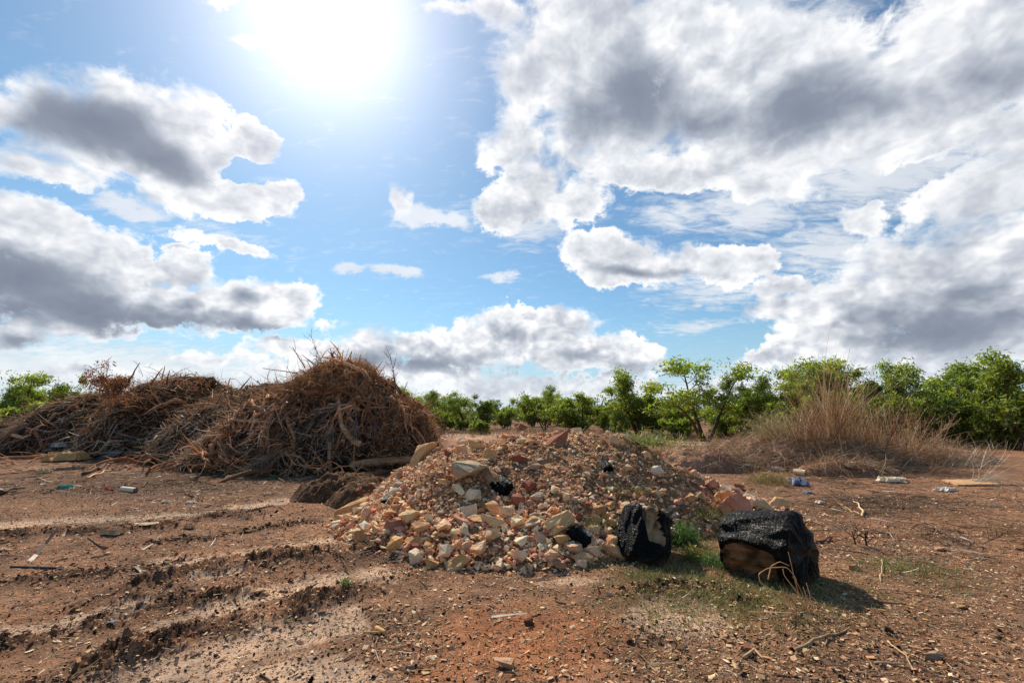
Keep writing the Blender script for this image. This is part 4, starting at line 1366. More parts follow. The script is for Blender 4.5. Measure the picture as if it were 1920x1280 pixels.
DK = np.array([(.15, .085, .05), (.08, .048, .03), (.26, .17, .11), (.045, .028, .02), (.42, .31, .21)])
RUST = np.array([(.46, .20, .07), (.34, .14, .045), (.56, .30, .12), (.20, .08, .03), (.60, .38, .18)])
strand_mass('twig_tangle', m_brush, 5500, (XB - 4.2, XB + 3.7, 12.8, 17.5), .25, 1.1, .016, DK, 'dense tangle of thin brown twigs and roots filling the tall brush dome', 'twigs', 31, fr, .14, 5, .05, .6)
strand_mass('rust_twigs', m_brush, 26000, (XB - 3.4, XB + 3.3, 13.4, 17.2), .12, .50, .0075, RUST, 'fuzzy rust brown dead foliage capping the tall brush dome', 'dead foliage', 32,
            lambda x, y, m: np.where((m > 2.25) & (x < XB + .9), 1.0, np.where(x > XB + 2.0, .5, np.where(m > 2.0, .18, .03))) * np.clip(1.5 - (y - 13.5) / 3, .1, 1), .17, 4, .45, .9)
strand_mass('twig_tangle', m_long, 8000, (-26, -5.4, 13.3, 24.5), .3, 1.4, .018, DK, 'dense tangle of brown twigs filling the long low brush heap', 'twigs', 33, fr2, .14, 5, .05, .5)
strand_mass('rust_twigs', m_long, 17000, (-24, -5.4, 14, 23), .15, .6, .011, RUST, 'rust brown dead foliage along the top of the long low brush heap', 'dead foliage', 34, lambda x, y, m: np.clip((m - .9) / 1.6, .03, 1), .14, 4, .35, .8)
strand_mass('shredded_fronds', m_long, 5200, (-19, -5.2, 13.3, 19.5), .25, .9, .035, np.array([(.50, .38, .26), (.38, .26, .16), (.62, .52, .40), (.26, .17, .10)]), 'pale shredded bark and frond strips spilling down the long low brush heap', 'bark strips', 35,
            lambda x, y, m: np.where((m < 1.5), .9, .12), .09, 4, .08, .4)


# sticks standing out against the sky: px, py of the foot, then of the tip, depth, radius
def stick(pts, rads, col, label, name='stick', cat='stick', group=None, mat=None, sides=6):
    b = Bag()
    o = np.array(pts[0])
    pts = np.array(pts) - o
    n = max(6, len(pts) * 3)
    t = np.linspace(0, len(pts) - 1, n)
    q = np.stack([np.interp(t, range(len(pts)), pts[:, i]) for i in range(3)], 1)
    L = np.linalg.norm(pts[-1])
    q[1:-1] += rng.normal(size=(n - 2, 3)) * L * .008
    b.tube(q, np.interp(t, range(len(rads)), rads) if len(rads) == len(pts) else np.linspace(rads[0], rads[-1], n), sides, col, .08)
    o_ = link(name, b.mesh(name, True), mat or M_WOOD, loc=tuple(o))
    return tag(o_, label, cat, group)


for i, (a, b_, c, d_) in enumerate([(572, 690, 549, 651), (600, 690, 566, 665), (560, 700, 492, 690), (625, 680, 619, 652), (632, 690, 634, 651), (640, 680, 644, 656), (655, 685, 660, 657), (668, 700, 676, 665), (672, 702, 677, 670),
                                   (645, 690, 660, 658), (618, 684, 622, 660), (690, 715, 700, 690), (752, 745, 764, 716), (610, 690, 590, 672), (590, 700, 575, 676)]):
    stick([at(a, b_, 15.2), at(c, d_, 15.0 - .2 * (i % 3))], (.022, .010), WOODC[i % 3] * .9, 'snapped stick poking up from the crown of the tall brush dome', 'stick', 'stick', 'sticks on the crown of the tall brush dome')
for i, (a, b_, c, d_) in enumerate([(283, 715, 305, 690), (300, 720, 309, 686), (312, 715, 318, 694), (365, 722, 378, 705), (388, 722, 400, 706), (425, 725, 432, 708), (240, 712, 262, 680), (330, 718, 340, 700), (448, 728, 470, 706)]):
    stick([at(a, b_ + 4, 17.5), at(c, d_, 17.2)], (.035, .012), WOODC[(i + 1) % 4], 'broken branch end jutting above the long low brush heap', 'stick', 'stick', 'branch ends above the long low brush heap')


strand_mass('dead_leaves', m_brush, 6500, (XB - 3.4, XB + 3.3, 13.2, 17.2), .05, .13, .035, RUST, 'curled rust brown dead leaves caught in the tall brush dome', 'dead leaves', 37,
            lambda x, y, m: np.where(m > 1.9, 1.0, .18) * np.clip(1.5 - (y - 13.5) / 3, .1, 1), .16, 1, .3, 1.2)
strand_mass('dead_leaves', m_long, 8000, (-24, -5.4, 13.6, 23), .06, .16, .045, RUST, 'curled rust brown dead leaves caught in the long low brush heap', 'dead leaves', 38, lambda x, y, m: np.clip((m - .3) / 1.8, .1, 1), .14, 1, .3, 1.2)


def bare_spray(px, py, tx, ty, Y, n, label, seed, col=(.10, .07, .05), r0=.012, leaf=None):
    r = np.random.default_rng(seed)
    o = at(px, py, Y)
    tip = at(tx, ty, Y - .2) - o
    b = Bag()
    L = np.linalg.norm(tip)
    main = wiggle((0, 0, 0), tip, L, 10, .06, 0, r)
    b.tube(main, np.linspace(r0, r0 * .35, 10), 5, col)
    tips = []
    for i in range(n):
        j = r.integers(2, 9)
        q = wiggle(main[j], tip / L + r.normal(size=3) * .7, L * r.uniform(.25, .55), 7, .16, .01, r)
        b.tube(q, np.linspace(r0 * .5, r0 * .22, 7), 4, col, cap=False)
        tips += [q[-1], q[4]]
        for k in range(4):
            q2 = wiggle(q[r.integers(2, 6)], tip / L + r.normal(size=3) * .9, L * r.uniform(.1, .22), 4, .2, 0, r)
            b.tube(q2, np.linspace(r0 * .3, r0 * .18, 4), 3, col, cap=False)
            tips.append(q2[-1])
    e = link('bare_bush' if leaf is None else 'dead_leafy_branch', b.mesh('branches', True), M_WOOD, loc=tuple(o))
    if leaf is not None:
        tp = np.array(tips)
        P = np.repeat(tp, leaf, axis=0) + r.normal(size=(len(tp) * leaf, 3)) * .10
        V, F, C = ribbons(P, r.normal(size=P.shape) + (0, 0, -1.0), r.uniform(.08, .15, len(P)), r.uniform(.03, .05, len(P)), 2, 0, .4, colours(len(P), np.array([(.42, .17, .06), (.30, .11, .04), (.50, .27, .12)]), None, .2, r), .3, r)
        link('leaves', mk_mesh('leaves', V, [F], {'tint': C}), M_STRAW, e)
    return tag(e, label, 'dead bush' if leaf is None else 'branch')


bare_spray(612, 700, 590, 635, 15.0, 9, 'thin bare twig spray rising above the brush dome beside the upright sticks', 41)
bare_spray(742, 735, 732, 668, 14.6, 14, 'dark bare twig bush sprouting from the sloping shoulder of the brush dome', 42)
bare_spray(268, 705, 258, 680, 17.5, 3, 'single thin bare stem above the long low brush heap', 43, r0=.008)
bare_spray(246, 742, 186, 716, 17.2, 22, 'dead branch with curled orange brown leaves arching over the long heap', 44, leaf=14, r0=.02)


def frond(p, d, n, L, w, col, label, group, seed, droop=.3):
    r = np.random.default_rng(seed)
    d = np.array(d, float)
    P = r.normal(size=(n, 3)) * .03
    D = d[None] + r.normal(size=(n, 3)) * .32
    V, F, C = ribbons(P, D, L * r.uniform(.6, 1, n), np.full(n, w), 5, droop, .25, colours(n, np.array([col]), None, .2, r), .15, r)
    b = Bag()
    b.add(V, F, None, C)
    b.tube(wiggle(-d / np.linalg.norm(d) * L * .5, d, L * .55, 5, .05, 0, r), np.full(5, .02), 5, np.array(col) * .7)
    o = link('palm_frond', b.mesh('palm_frond'), M_STRAW, loc=tuple(p))
    tag(o, label, 'palm frond', group)


for i, (px, py, dx, dz, L, col, where) in enumerate([
        (628, 812, -.4, -1, .8, (.40, .33, .26), 0), (668, 800, .2, -1, .9, (.34, .27, .21), 0), (700, 792, .5, -1, .7, (.38, .31, .25), 0), (540, 850, -.8, -.6, 1.0, (.38, .27, .18), 0), (505, 868, -1, -.5, 1.0, (.42, .31, .21), 0),
        (590, 800, -.3, -1, .8, (.36, .29, .22), 0), (740, 790, .6, -1, .8, (.30, .22, .15), 0), (790, 785, .5, -1, .7, (.36, .23, .13), 0), (800, 800, .5, -1, .5, (.40, .27, .16), 0), (640, 770, -.9, -.3, 1.0, (.33, .25, .18), 0),
        (330, 800, 1, .1, 1.2, (.60, .47, .36), 1), (300, 822, -.8, -.3, .9, (.58, .43, .31), 1), (140, 765, -1, -.4, 1.3, (.44, .36, .30), 1), (160, 775, -.7, -.6, 1.2, (.40, .33, .27), 1), (230, 858, -1, -.2, .8, (.45, .38, .31), 1),
        (60, 800, -1, -.4, 1.5, (.34, .24, .17), 1), (420, 840, .6, -.4, .9, (.55, .42, .29), 1), (410, 820, -1, -.3, .8, (.50, .38, .26), 1), (390, 775, .8, .2, .9, (.52, .40, .29), 1), (35, 815, -.8, -.5, 1.3, (.30, .2, .13), 1)]):
    p = hit(px, py) + np.array([0, -.12, .12])
    lab = ('grey dried palm frond hanging on the face of the tall brush dome', 'palm fronds on the tall brush dome') if where == 0 else ('pale dried palm frond lying on the long low brush heap', 'palm fronds on the long low brush heap')
    frond(p, (dx, -.5, dz), 26, L, .022, col, lab[0], lab[1], 60 + i)

# the fallen log and its charred ends on the bank
def fallen_log():
    a, b_ = hit(655, 884) + (0, 0, .10), hit(778, 868) + (0, 0, .16)
    b_[1] = a[1] + .5
    b_ = at(778, 862, b_[1])
    r = np.random.default_rng(5)
    t = np.linspace(0, 1, 26)
    pts = (b_ - a)[None] * t[:, None] + np.stack([0 * t, 0 * t, .03 * np.sin(t * 3)], 1)
    b = Bag()
    V, Q, C3 = tube(pts, .145 - .035 * t, 18, .0)
    nz = fbm(V[:, 0] * 3, V[:, 2] * 9 + V[:, 1] * 5, 4, 7)
    ctr = pts[np.clip((np.arange(len(V)) // 18), 0, 25)]
    V = V + (V - ctr) * (nz * .22)[:, None]
    base = np.array((.42, .27, .17)) * (1 + .5 * nz[:, None])
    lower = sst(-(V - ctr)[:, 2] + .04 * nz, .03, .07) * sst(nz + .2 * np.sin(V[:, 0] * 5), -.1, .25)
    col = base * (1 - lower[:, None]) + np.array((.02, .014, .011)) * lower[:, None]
    b.add(V, Q, C3, col)
    o = link('fallen_log', b.mesh('fallen_log', True), M_WOOD, loc=tuple(a))
    e = Bag()
    dv = (b_ - a) / np.linalg.norm(b_ - a)
    e.tube(np.array([dv * -.42, dv * -.3, dv * -.12, dv * .04]), (.10, .15, .158, .150), 14, (.010, .009, .008), .10)
    link('charred_end', e.mesh('charred_end'), M_CHAR, o)
    k = Bag()
    k.tube(wiggle(pts[-1] * 1.0, dv + (0, 0, .35), .45, 7, .2, .0, r), np.linspace(.11, .03, 7), 8, (.03, .022, .018), .12)
    k.tube(wiggle(pts[-2], (.2, -.4, .5), .4, 6, .3, .0, r), np.linspace(.05, .015, 6), 6, (.05, .036, .028), .1)
    link('root_knot', k.mesh('root_knot', True), M_WOOD, o)
    tag(o, 'tan fallen log with blackened ends lying on the earth bank below the brush dome', 'log')


fallen_log()
stick([hit(622, 902) + (0, 0, .03), hit(700, 893) + (0, 0, .05), hit(735, 884) + (0, 0, .02)], (.10, .09, .05), (.17, .10, .06), 'short dull brown log half buried beneath the fallen log', 'buried_log', 'log', sides=10)
stick([hit(700, 925) + (0, 0, .03), hit(750, 900) + (0, 0, .06)], (.03, .012), (.45, .33, .22), 'slim pale stick leaning on the earth bank', 'stick')

# ------------------------------------------------------------------ charred logs
def char_log(a, b_, rad, seed, wood, label, woodlab, sq=1.0, name='charred_log', rot0=0.0, lump=.16):
    """a, b_: end centres. wood(theta, s) > 0.5 where bare wood shows. theta 0 = up, 90 deg = towards the viewer"""
    a, b_ = np.array(a, float), np.array(b_, float)
    ax = b_ - a
    L = np.linalg.norm(ax)
    ax = ax / L
    up = np.array([0, 0, 1.0]) if abs(ax[2]) < .8 else np.array([0, 1.0, .2])
    fwd = np.cross(ax, up)
    fwd /= np.linalg.norm(fwd)
    if fwd[1] > 0 and abs(ax[2]) < .8:
        fwd = -fwd
    B = np.cross(fwd, ax)
    if B @ up < 0:
        B = -B
    ns, nt = 110, 190
    s = np.linspace(0, 1, ns)
    th = np.arange(nt) / nt * 2 * np.pi
    S_, Th = np.meshgrid(s, th, indexing='ij')
    cx, cy = np.cos(Th), np.sin(Th)
    R_ = rad * (1 + lump * fbm(cx * 1.2 + seed, cy * 1.2 + S_ * .8, 3, seed) + .045 * fbm(Th * 6, S_ * 2.2, 3, seed + 1) + .016 * fbm(cx * 8 + S_ * 4, cy * 8 - S_ * 3, 3, seed + 2) + .10 * fbm(cx * 2.4 - seed, cy * 2.4 + S_ * 1.5, 2, seed + 6))
    # square alligator checks burnt into the surface
    ck = np.minimum(np.abs(((S_ * L / .055 + .6 * perlin(Th * 3, S_ * 5, seed + 3)) % 1) - .5), np.abs(((Th * rad / .06 + .5 * perlin(S_ * 6, Th * 2, seed + 4)) % 1) - .5))
    R_ = R_ - .010 * (1 - sst(.5 - ck, .0, .5)) * 0 - .0035 * sst(.5 - ck, .36, .5)
    w = wood(np.degrees((Th + rot0 + np.pi) % (2 * np.pi) - np.pi), S_)
    R_ = R_ - rad * .20 * sst(w, .2, .8)
    endr = np.clip(np.minimum(S_, 1 - S_) / .07, 0, 1)
    R_ = R_ * (.90 + .10 * np.sqrt(endr))
    sl = (.06 * fbm(cx * 2 + seed, cy * 2, 3, seed + 8)) * (2 * S_ - 1) ** 3
    P = (ax[None, None] * ((S_ + sl) * L)[..., None] + B[None, None] * (cx * R_)[..., None] + fwd[None, None] * (cy * R_ * sq)[..., None])
    V = P.reshape(-1, 3)
    i, j = np.meshgrid(np.arange(ns - 1), np.arange(nt), indexing='ij')
    j2 = (j + 1) % nt
    F = np.stack([i * nt + j, i * nt + j2, (i + 1) * nt + j2, (i + 1) * nt + j], -1).reshape(-1, 4)
    wf = ((w[:-1] + w[1:]) / 2 + .55 * fbm(S_[:-1] * L * 9 + seed, Th[:-1] * rad * 22, 4, seed + 30)).reshape(-1) > .55
    # rough end faces
    caps = []
    for e, row in ((0, 0), (1, ns - 1)):
        prev = row * nt + np.arange(nt)
        for q in (.75, .5, .25, .04):
            c = ax * L * e + (V[row * nt:(row + 1) * nt] - ax * L * e) * q
            c = c + ax[None] * (.05 * (1 if e else -1) * fbm(cx[0] * q * 4 + seed, cy[0] * q * 4, 3, seed + 9)[:, None] + (.03 if e else -.03) * (1 - q))
            st_ = len(V)
            V = np.concatenate([V, c])
            cur = st_ + np.arange(nt)
            f = np.stack([prev, np.roll(prev, -1), np.roll(cur, -1), cur], 1)
            caps.append(f if e == 1 else f[:, ::-1])
            prev = cur
    fw = F[wf]
    fb = np.concatenate([F[~wf]] + caps)
    body = link(name, mk_mesh(name, V, [fb], None, True), M_CHAR, loc=tuple(a))
    tag(body, label, 'burnt log')
    if len(fw):
        used = np.unique(fw)
        re = np.full(len(V), -1)
        re[used] = np.arange(len(used))
        vv = V[used]
        g = fbm(vv @ ax * 3, (vv @ B) * 30, 4, seed + 20)
        sm = sst(fbm(vv @ ax * 5, (vv @ B) * 7 + seed, 4, seed + 21), -.35, .15)[:, None]
        col = np.array(woodlab) * (1 + .9 * g[:, None]) * (.25 + .75 * sm)
        link('exposed_wood', mk_mesh('exposed_wood', vv, [re[fw]], {'tint': np.clip(col, 0.01, 1)}, True), M_WOOD, body)
    return body


def bump01(v, lo, hi, soft):
    return sst(v, lo - soft, lo + soft) * (1 - sst(v, hi - soft, hi + soft))


char_log(at(1378, 1024, 5.25), at(1508, 1034, 4.72), .345, 4,
         lambda T_, S_: bump01(T_ + 10 * np.sin(S_ * 5), 80, 136, 7) * bump01(S_, .02, .80 - .0014 * (T_ - 84), .06),
         'big blackened log section lying in the grass with brown wood exposed on its side', (.21, .115, .062), 1.05)
char_log(at(1196, 1058, 5.5), at(1212, 962, 5.75), .335, 9,
         lambda T_, S_: bump01(T_ + 55 * (S_ - .75), -34, 8, 6) * bump01(S_, .36, 1.2, .05),
         'upright charred stump with a slanting tan patch against the foot of the rubble heap', (.42, .30, .20), .85, 'charred_stump', rot0=math.pi, lump=.34)
char_log(hit(1098, 1034) + (0, .12, .02), hit(1075, 1034) + (0, .2, .16), .12, 12, lambda T_, S_: 0 * T_, 'small black charred lump between the layered cream rock and the square block', (.1, .1, .1), 1, 'charred_lump')
char_log(hit(950, 926) + (.02, .02, .02), hit(908, 884) + (0, .02, -.03), .125, 14, lambda T_, S_: bump01(S_ + .12 * np.sin(np.radians(T_) * 3), .40, 1.4, .06), 'burnt log end with a black face poking out of the middle of the heap', (.46, .31, .20), .9, 'charred_log')
char_log(hit(1142, 886) + (.0, .05, -.02), hit(1122, 862) + (0, .12, .0), .125, 15, lambda T_, S_: bump01(S_ + .12 * np.sin(np.radians(T_) * 2), .72, 1.4, .05), 'burnt log stub high on the gravel slope with a dark brown rim', (.24, .14, .085), .7, 'charred_log')
char_log(hit(722, 945) + (0, 0, .0), hit(735, 930) + (0, 0, .04), .07, 16, lambda T_, S_: 0 * T_, 'dark charred knob in the shadow between the earth bank and the heap', (.1, .1, .1), 1, 'charred_lump')

# ------------------------------------------------------------------ dry straw clumps
def straw_clump(px, py, Y, tops, n, label, seed, spread=.45, arch=0.08, lean=(0, 0), w=.012, seeds=True, pal=None, vert=1.0):
    """tops: (low, high) stem length"""
    r = np.random.default_rng(seed)
    o = at(px, py, Y)
    o[2] = float(T(o[0], o[1])) - .03
    pal = np.array([(.48, .24, .095), (.34, .15, .06), (.58, .36, .17), (.72, .56, .36), (.18, .09, .04)]) if pal is None else pal
    P = np.stack([r.normal(size=n) * spread, r.normal(size=n) * spread * .6, np.zeros(n)], 1)
    P[:, 2] = T(P[:, 0] + o[0], P[:, 1] + o[1]) - o[2] - .03
    D = np.stack([P[:, 0] * .16 / spread + r.normal(size=n) * .17 + lean[0], r.normal(size=n) * .20 + lean[1], np.full(n, vert)], 1)
    L = tops[0] + (tops[1] - tops[0]) * r.random(n) ** 1.8
    L = L * r.uniform(.7, 1, n)
    V, F, C = ribbons(P, D, L, w * r.uniform(.6, 1.5, n), 7, arch, .30 + .25 * arch, colours(n, pal, None, .2, r), .35, r)
    b = Bag()
    b.add(V, F, None, C)
    if seeds:
        D_ = D / np.linalg.norm(D, axis=1)[:, None]
        k = r.integers(0, n, n * 7)
        t = r.uniform(.45, 1, n * 7)
        Q = P[k] + D_[k] * (L[k] * t)[:, None]
        Q[:, 2] -= arch * L[k] * t * t
        Q += r.normal(size=Q.shape) * .03
        V, F, C = ribbons(Q, D_[k] * .8 + r.normal(size=Q.shape) * .5, r.uniform(.05, .18, n * 7), np.full(n * 7, .006), 1, 0, .2, colours(n * 7, pal, None, .25, r), .4, r)
        b.add(V, F, None, C)
    me = b.mesh('dry_grass_clump')
    flat = spread >= .6
    return tag(link('fallen_straw' if flat else 'dry_grass_clump', me, M_STRAW, loc=tuple(o)), label, 'dry grass', kind='stuff' if flat else None)


straw_clump(1572, 858, 15.2, (1.4, 4.0), 420, 'tallest spire of rusty dry grass rising highest on the straw mound', 71, .40)
straw_clump(1515, 862, 14.8, (.5, 2.2), 300, 'tangled dry grass clump on the slope of the mound nearest the rubble heap', 72, .42, .2, (-.12, 0))
straw_clump(1635, 856, 15.4, (.6, 2.5), 320, 'bushy dry grass clump just beyond the tallest spire', 73, .5)
straw_clump(1690, 850, 15.8, (.6, 3.0), 220, 'dry grass clump with thin red seed stems at the middle of the mound', 74, .45, .1, (.1, 0))
straw_clump(1735, 846, 15.6, (.6, 1.8), 240, 'broad arching dry grass clump at the far end of the mound', 75, .5, .35, (.35, 0))
straw_clump(1465, 852, 15.6, (.8, 2.3), 300, 'greenish tan arching grass on the near end of the straw mound', 76, .35, .45, (-.35, 0), .010, True, np.array([(.45, .38, .17), (.56, .46, .26), (.36, .30, .13)]))
straw_clump(1790, 846, 15.0, (1.0, 2.6), 120, 'sparse pale straws bending far over the end of the straw mound', 77, .5, .55, (.8, 0), .011, False, np.array([(.60, .48, .34), (.5, .38, .25)]), .8)
straw_clump(1812, 872, 11.2, (.9, 2.4), 70, 'low pale straw tuft sweeping sideways above the wooden board', 78, .10, .55, (1.5, -.2), .011, False, np.array([(.66, .56, .42), (.54, .42, .29)]), 1.0)
straw_clump(1420, 870, 14.0, (.4, 1.1), 240, 'short broken straw on the pink soil end of the mound', 79, .6, .4, (-.2, -.2), .010, False, np.array([(.58, .46, .33), (.42, .28, .17)]))
straw_clump(1560, 880, 13.4, (.3, 1.3), 420, 'matted fallen straw over the front edge of the mound', 80, .9, .7, (-.2, -.5), .010, False, None, .6)
straw_clump(1680, 872, 14.0, (.5, 1.5), 420, 'flattened brown straw draped down the shaded hollow of the mound', 81, .9, .7, (.3, -.5), .010, False, np.array([(.30, .17, .09), (.44, .29, .16), (.20, .11, .06)]), .6)
strand_mass('straw_mat', m_straw, 16000, (3.6, 17, 12.4, 18.5), .2, .9, .010, np.array([(.44, .27, .15), (.30, .17, .09), (.58, .44, .29), (.20, .11, .065)]), 'matted dry stems covering the straw mound', 'dry stems', 36,
            lambda x, y, m: np.clip((x - 5.2) / 2, .12, 1) * np.clip((14.5 - x) / 2, .1, 1), .06, 4, .2, .8)

bare_spray(1655, 852, 1700, 775, 14.4, 16, 'dark dead branch spreading through the dry grass at the middle of the mound', 111, (.20, .12, .08), .018)
bare_spray(1720, 850, 1785, 800, 14.2, 16, 'pale dead branch arching out of the far side of the dry grass', 112, (.50, .38, .26), .016)
bare_spray(1545, 862, 1500, 790, 14.2, 14, 'reddish dead branch leaning out of the near side of the dry grass', 113, (.36, .19, .11), .016)

# foreground tuft of dead stalks in front of the charred log
def stalk_tuft():
    base = hit(1500, 1150)
    Y = base[1]
    b = Bag()
    C_ = [(.50, .36, .21), (.36, .22, .12), (.60, .48, .33)]
    paths = [[(1512, 1148), (1470, 1120), (1425, 1092), (1422, 1075), (1440, 1064), (1475, 1062), (1492, 1082), (1494, 1092)], [(1510, 1150), (1500, 1120), (1490, 1085), (1482, 1050), (1478, 1034)],
             [(1505, 1146), (1462, 1125), (1430, 1100)], [(1515, 1150), (1495, 1110), (1470, 1078), (1468, 1066)], [(1516, 1152), (1510, 1125), (1498, 1098), (1486, 1080)], [(1500, 1150), (1475, 1135), (1440, 1108)],
             [(1520, 1150), (1512, 1118), (1506, 1100)], [(1498, 1148), (1478, 1130), (1463, 1098)], [(1530, 1152), (1470, 1148), (1405, 1146)], [(1535, 1150), (1490, 1153), (1420, 1151)], [(1518, 1150), (1505, 1130), (1488, 1112)], [(1512, 1150), (1520, 1120), (1512, 1092)],
             [(1440, 1086), (1446, 1060), (1462, 1052), (1480, 1060)]]
    for i, L in enumerate(paths):
        t = np.linspace(0, len(L) - 1, len(L) * 4)
        P = np.array([at(px, py, Y + .10 * math.sin(i * 2.1) * (k / len(L))) for k, (px, py) in enumerate(L)])
        q = np.stack([np.interp(t, range(len(L)), P[:, a]) for a in range(3)], 1)
        k = np.array([.25, .5, .25])
        for a in range(3):
            q[1:-1, a] = np.convolve(q[:, a], k, 'valid')
        b.tube(q - base, np.linspace(.0048, .0025, len(q)), 5, np.array(C_[i % 3]), .1)
    o = link('dry_stalk_tuft', b.mesh('dry_stalk_tuft', True), M_WOOD, loc=tuple(base))
    tag(o, 'tuft of looping dead stalks standing in front of the big charred log', 'dead plant')


stalk_tuft()
bare_spray(1500, 1150, 1478, 1110, float(hit(1500, 1150)[1]), 9, 'small dry weed growing through the looping dead stalks', 45, (.34, .22, .13), .005)
bare_spray(1750, 1006, 1772, 962, float(hit(1750, 1006)[1]), 16, 'pale wispy dead bush on the chip strewn ground past the charred log', 46, (.42, .32, .22), .008)
bare_spray(1840, 1020, 1900, 985, float(hit(1840, 1020)[1]), 16, 'dark sprawling dead bush at the edge of view past the pale wispy one', 47, (.13, .09, .06), .008)
bare_spray(1625, 1022, 1620, 1000, float(hit(1625, 1022)[1]), 8, 'small burnt black plant stub on the red dirt', 48, (.02, .015, .012), .012)
bare_spray(1604, 1020, 1602, 998, float(hit(1604, 1020)[1]), 5, 'tiny burnt stub beside the small black plant stub', 49, (.025, .018, .014), .010)

# ------------------------------------------------------------------ green ground plants
xy = keep_by(fan(380000, 3.2, 9.5, 46, .8), lambda x, y: np.clip(zone(Z_GREEN, x, y) ** 1.2, 0, 1) * (.25 + .75 * sst(fbm(x / .25, y / .25, 3, 77), -.3, .3)) * _off(x, y))
n = len(xy)
D = np.stack([rng.normal(size=n) * .5, rng.normal(size=n) * .5, np.ones(n)], 1)
V, F, C = ribbons(np.stack([xy[:, 0], xy[:, 1], T(xy[:, 0], xy[:, 1]) - .005], 1), D, rng.uniform(.02, .075, n), rng.uniform(.003, .006, n), 2, .1, .4,
                  colours(n, np.array([(.22, .23, .055), (.30, .26, .09), (.14, .18, .04), (.42, .33, .15), (.27, .30, .07)]), None, .25), .3)
o = link('sparse_grass', mk_mesh('sparse_grass', V, [F], {'tint': C}), M_STRAW)
tag(o, 'sparse olive green grass on the dirt around the charred logs', 'grass', kind='stuff')


def weed(px, py, rx, hgt, n, label, seed, pal, L=(.02, .05), W=(.008, .014)):
    r = np.random.default_rng(seed)
    o = hit(px, py)
    b = Bag()
    for i in range(int(n / 60)):
        a = r.uniform(0, 6.28)
        q = wiggle((r.normal() * rx * .4, r.normal() * rx * .3, -.01), (math.cos(a) * .6, math.sin(a) * .5, 1), hgt * r.uniform(.7, 1.1), 6, .15, 0, r)
        b.tube(q, np.linspace(.004, .002, 6), 4, (.12, .13, .04), cap=False)
    e = link('green_weed', b.mesh('stems', True), M_WOOD, loc=tuple(o))
    P = np.stack([r.normal(size=n) * rx * .5, r.normal(size=n) * rx * .4, np.abs(r.normal(size=n)) * hgt * .5 + .01], 1)
    V, F, C = ribbons(P, r.normal(size=(n, 3)) + (0, 0, .6), r.uniform(*L, n), r.uniform(*W, n), 2, .2, .4, colours(n, np.array(pal), None, .2, r), .2, r)
    link('leaves', mk_mesh('leaves', V, [F], {'tint': C}), M_LEAF, e)
    tag(e, label, 'weed')


GR = [(.06, .15, .03), (.10, .20, .04), (.045, .11, .03), (.14, .22, .06)]
weed(1285, 1022, .16, .22, 1500, 'bright green leafy weed growing between the two charred logs', 91, GR)
weed(1300, 1050, .12, .12, 700, 'yellowing low weed just below the bright green leafy one', 92, [(.26, .24, .06), (.14, .18, .05), (.30, .20, .08)])
weed(1345, 1058, .22, .09, 1500, 'low fluffy green grass tuft touching the big charred log', 93, GR, (.03, .08), (.003, .005))
weed(1310, 970, .35, .14, 900, 'thin olive weeds on the lower slope behind the charred stump', 94, [(.13, .14, .04), (.20, .19, .07)], (.03, .08), (.004, .007))
weed(1180, 925, .4, .10, 500, 'faint olive weeds growing in the gravel above the charred stump', 95, [(.16, .15, .05), (.22, .18, .08)], (.03, .07), (.004, .007))
weed(1110, 985, .3, .10, 700, 'thin grey green weeds beside the layered cream rock', 96, [(.15, .15, .07), (.20, .18, .09)], (.03, .07), (.004, .006))
weed(1440, 905, .55, .20, 1500, 'olive brown weeds around the litter below the straw mound', 97, [(.18, .15, .06), (.14, .13, .045), (.24, .18, .09)], (.05, .14), (.005, .008))
weed(1210, 836, .55, .18, 700, 'small green grass patch on the pale dirt behind the heap', 98, [(.16, .20, .08), (.22, .22, .10)], (.1, .2), (.01, .015))
weed(1300, 842, .6, .12, 350, 'faint green patch on the pale dirt nearer the straw mound', 99, [(.16, .19, .07), (.22, .22, .10)], (.1, .2), (.01, .015))
weed(648, 1098, .05, .05, 60, 'tiny green sprout by the foot of the rubble heap', 100, GR)
weed(1700, 1068, .45, .05, 900, 'sparse green weeds scattered over the wood chips', 101, GR, (.02, .05), (.003, .006))
weed(1810, 868, .10, .12, 160, 'little green shoot at the root of the sweeping straw tuft', 102, GR)

# ------------------------------------------------------------------ things left lying about
def prim(name, V, F, col, label, cat, loc, rot=(0, 0, 0), smooth=False, mat=None):
    b = Bag()
    F = np.array(F)
    b.add(np.array(V, float), F if F.shape[1] == 4 else None, F if F.shape[1] == 3 else None, col)
    o = link(name, b.mesh(name, smooth), mat or M_ITEM, loc=tuple(loc))
    o.rotation_euler = rot
    return tag(o, label, cat)


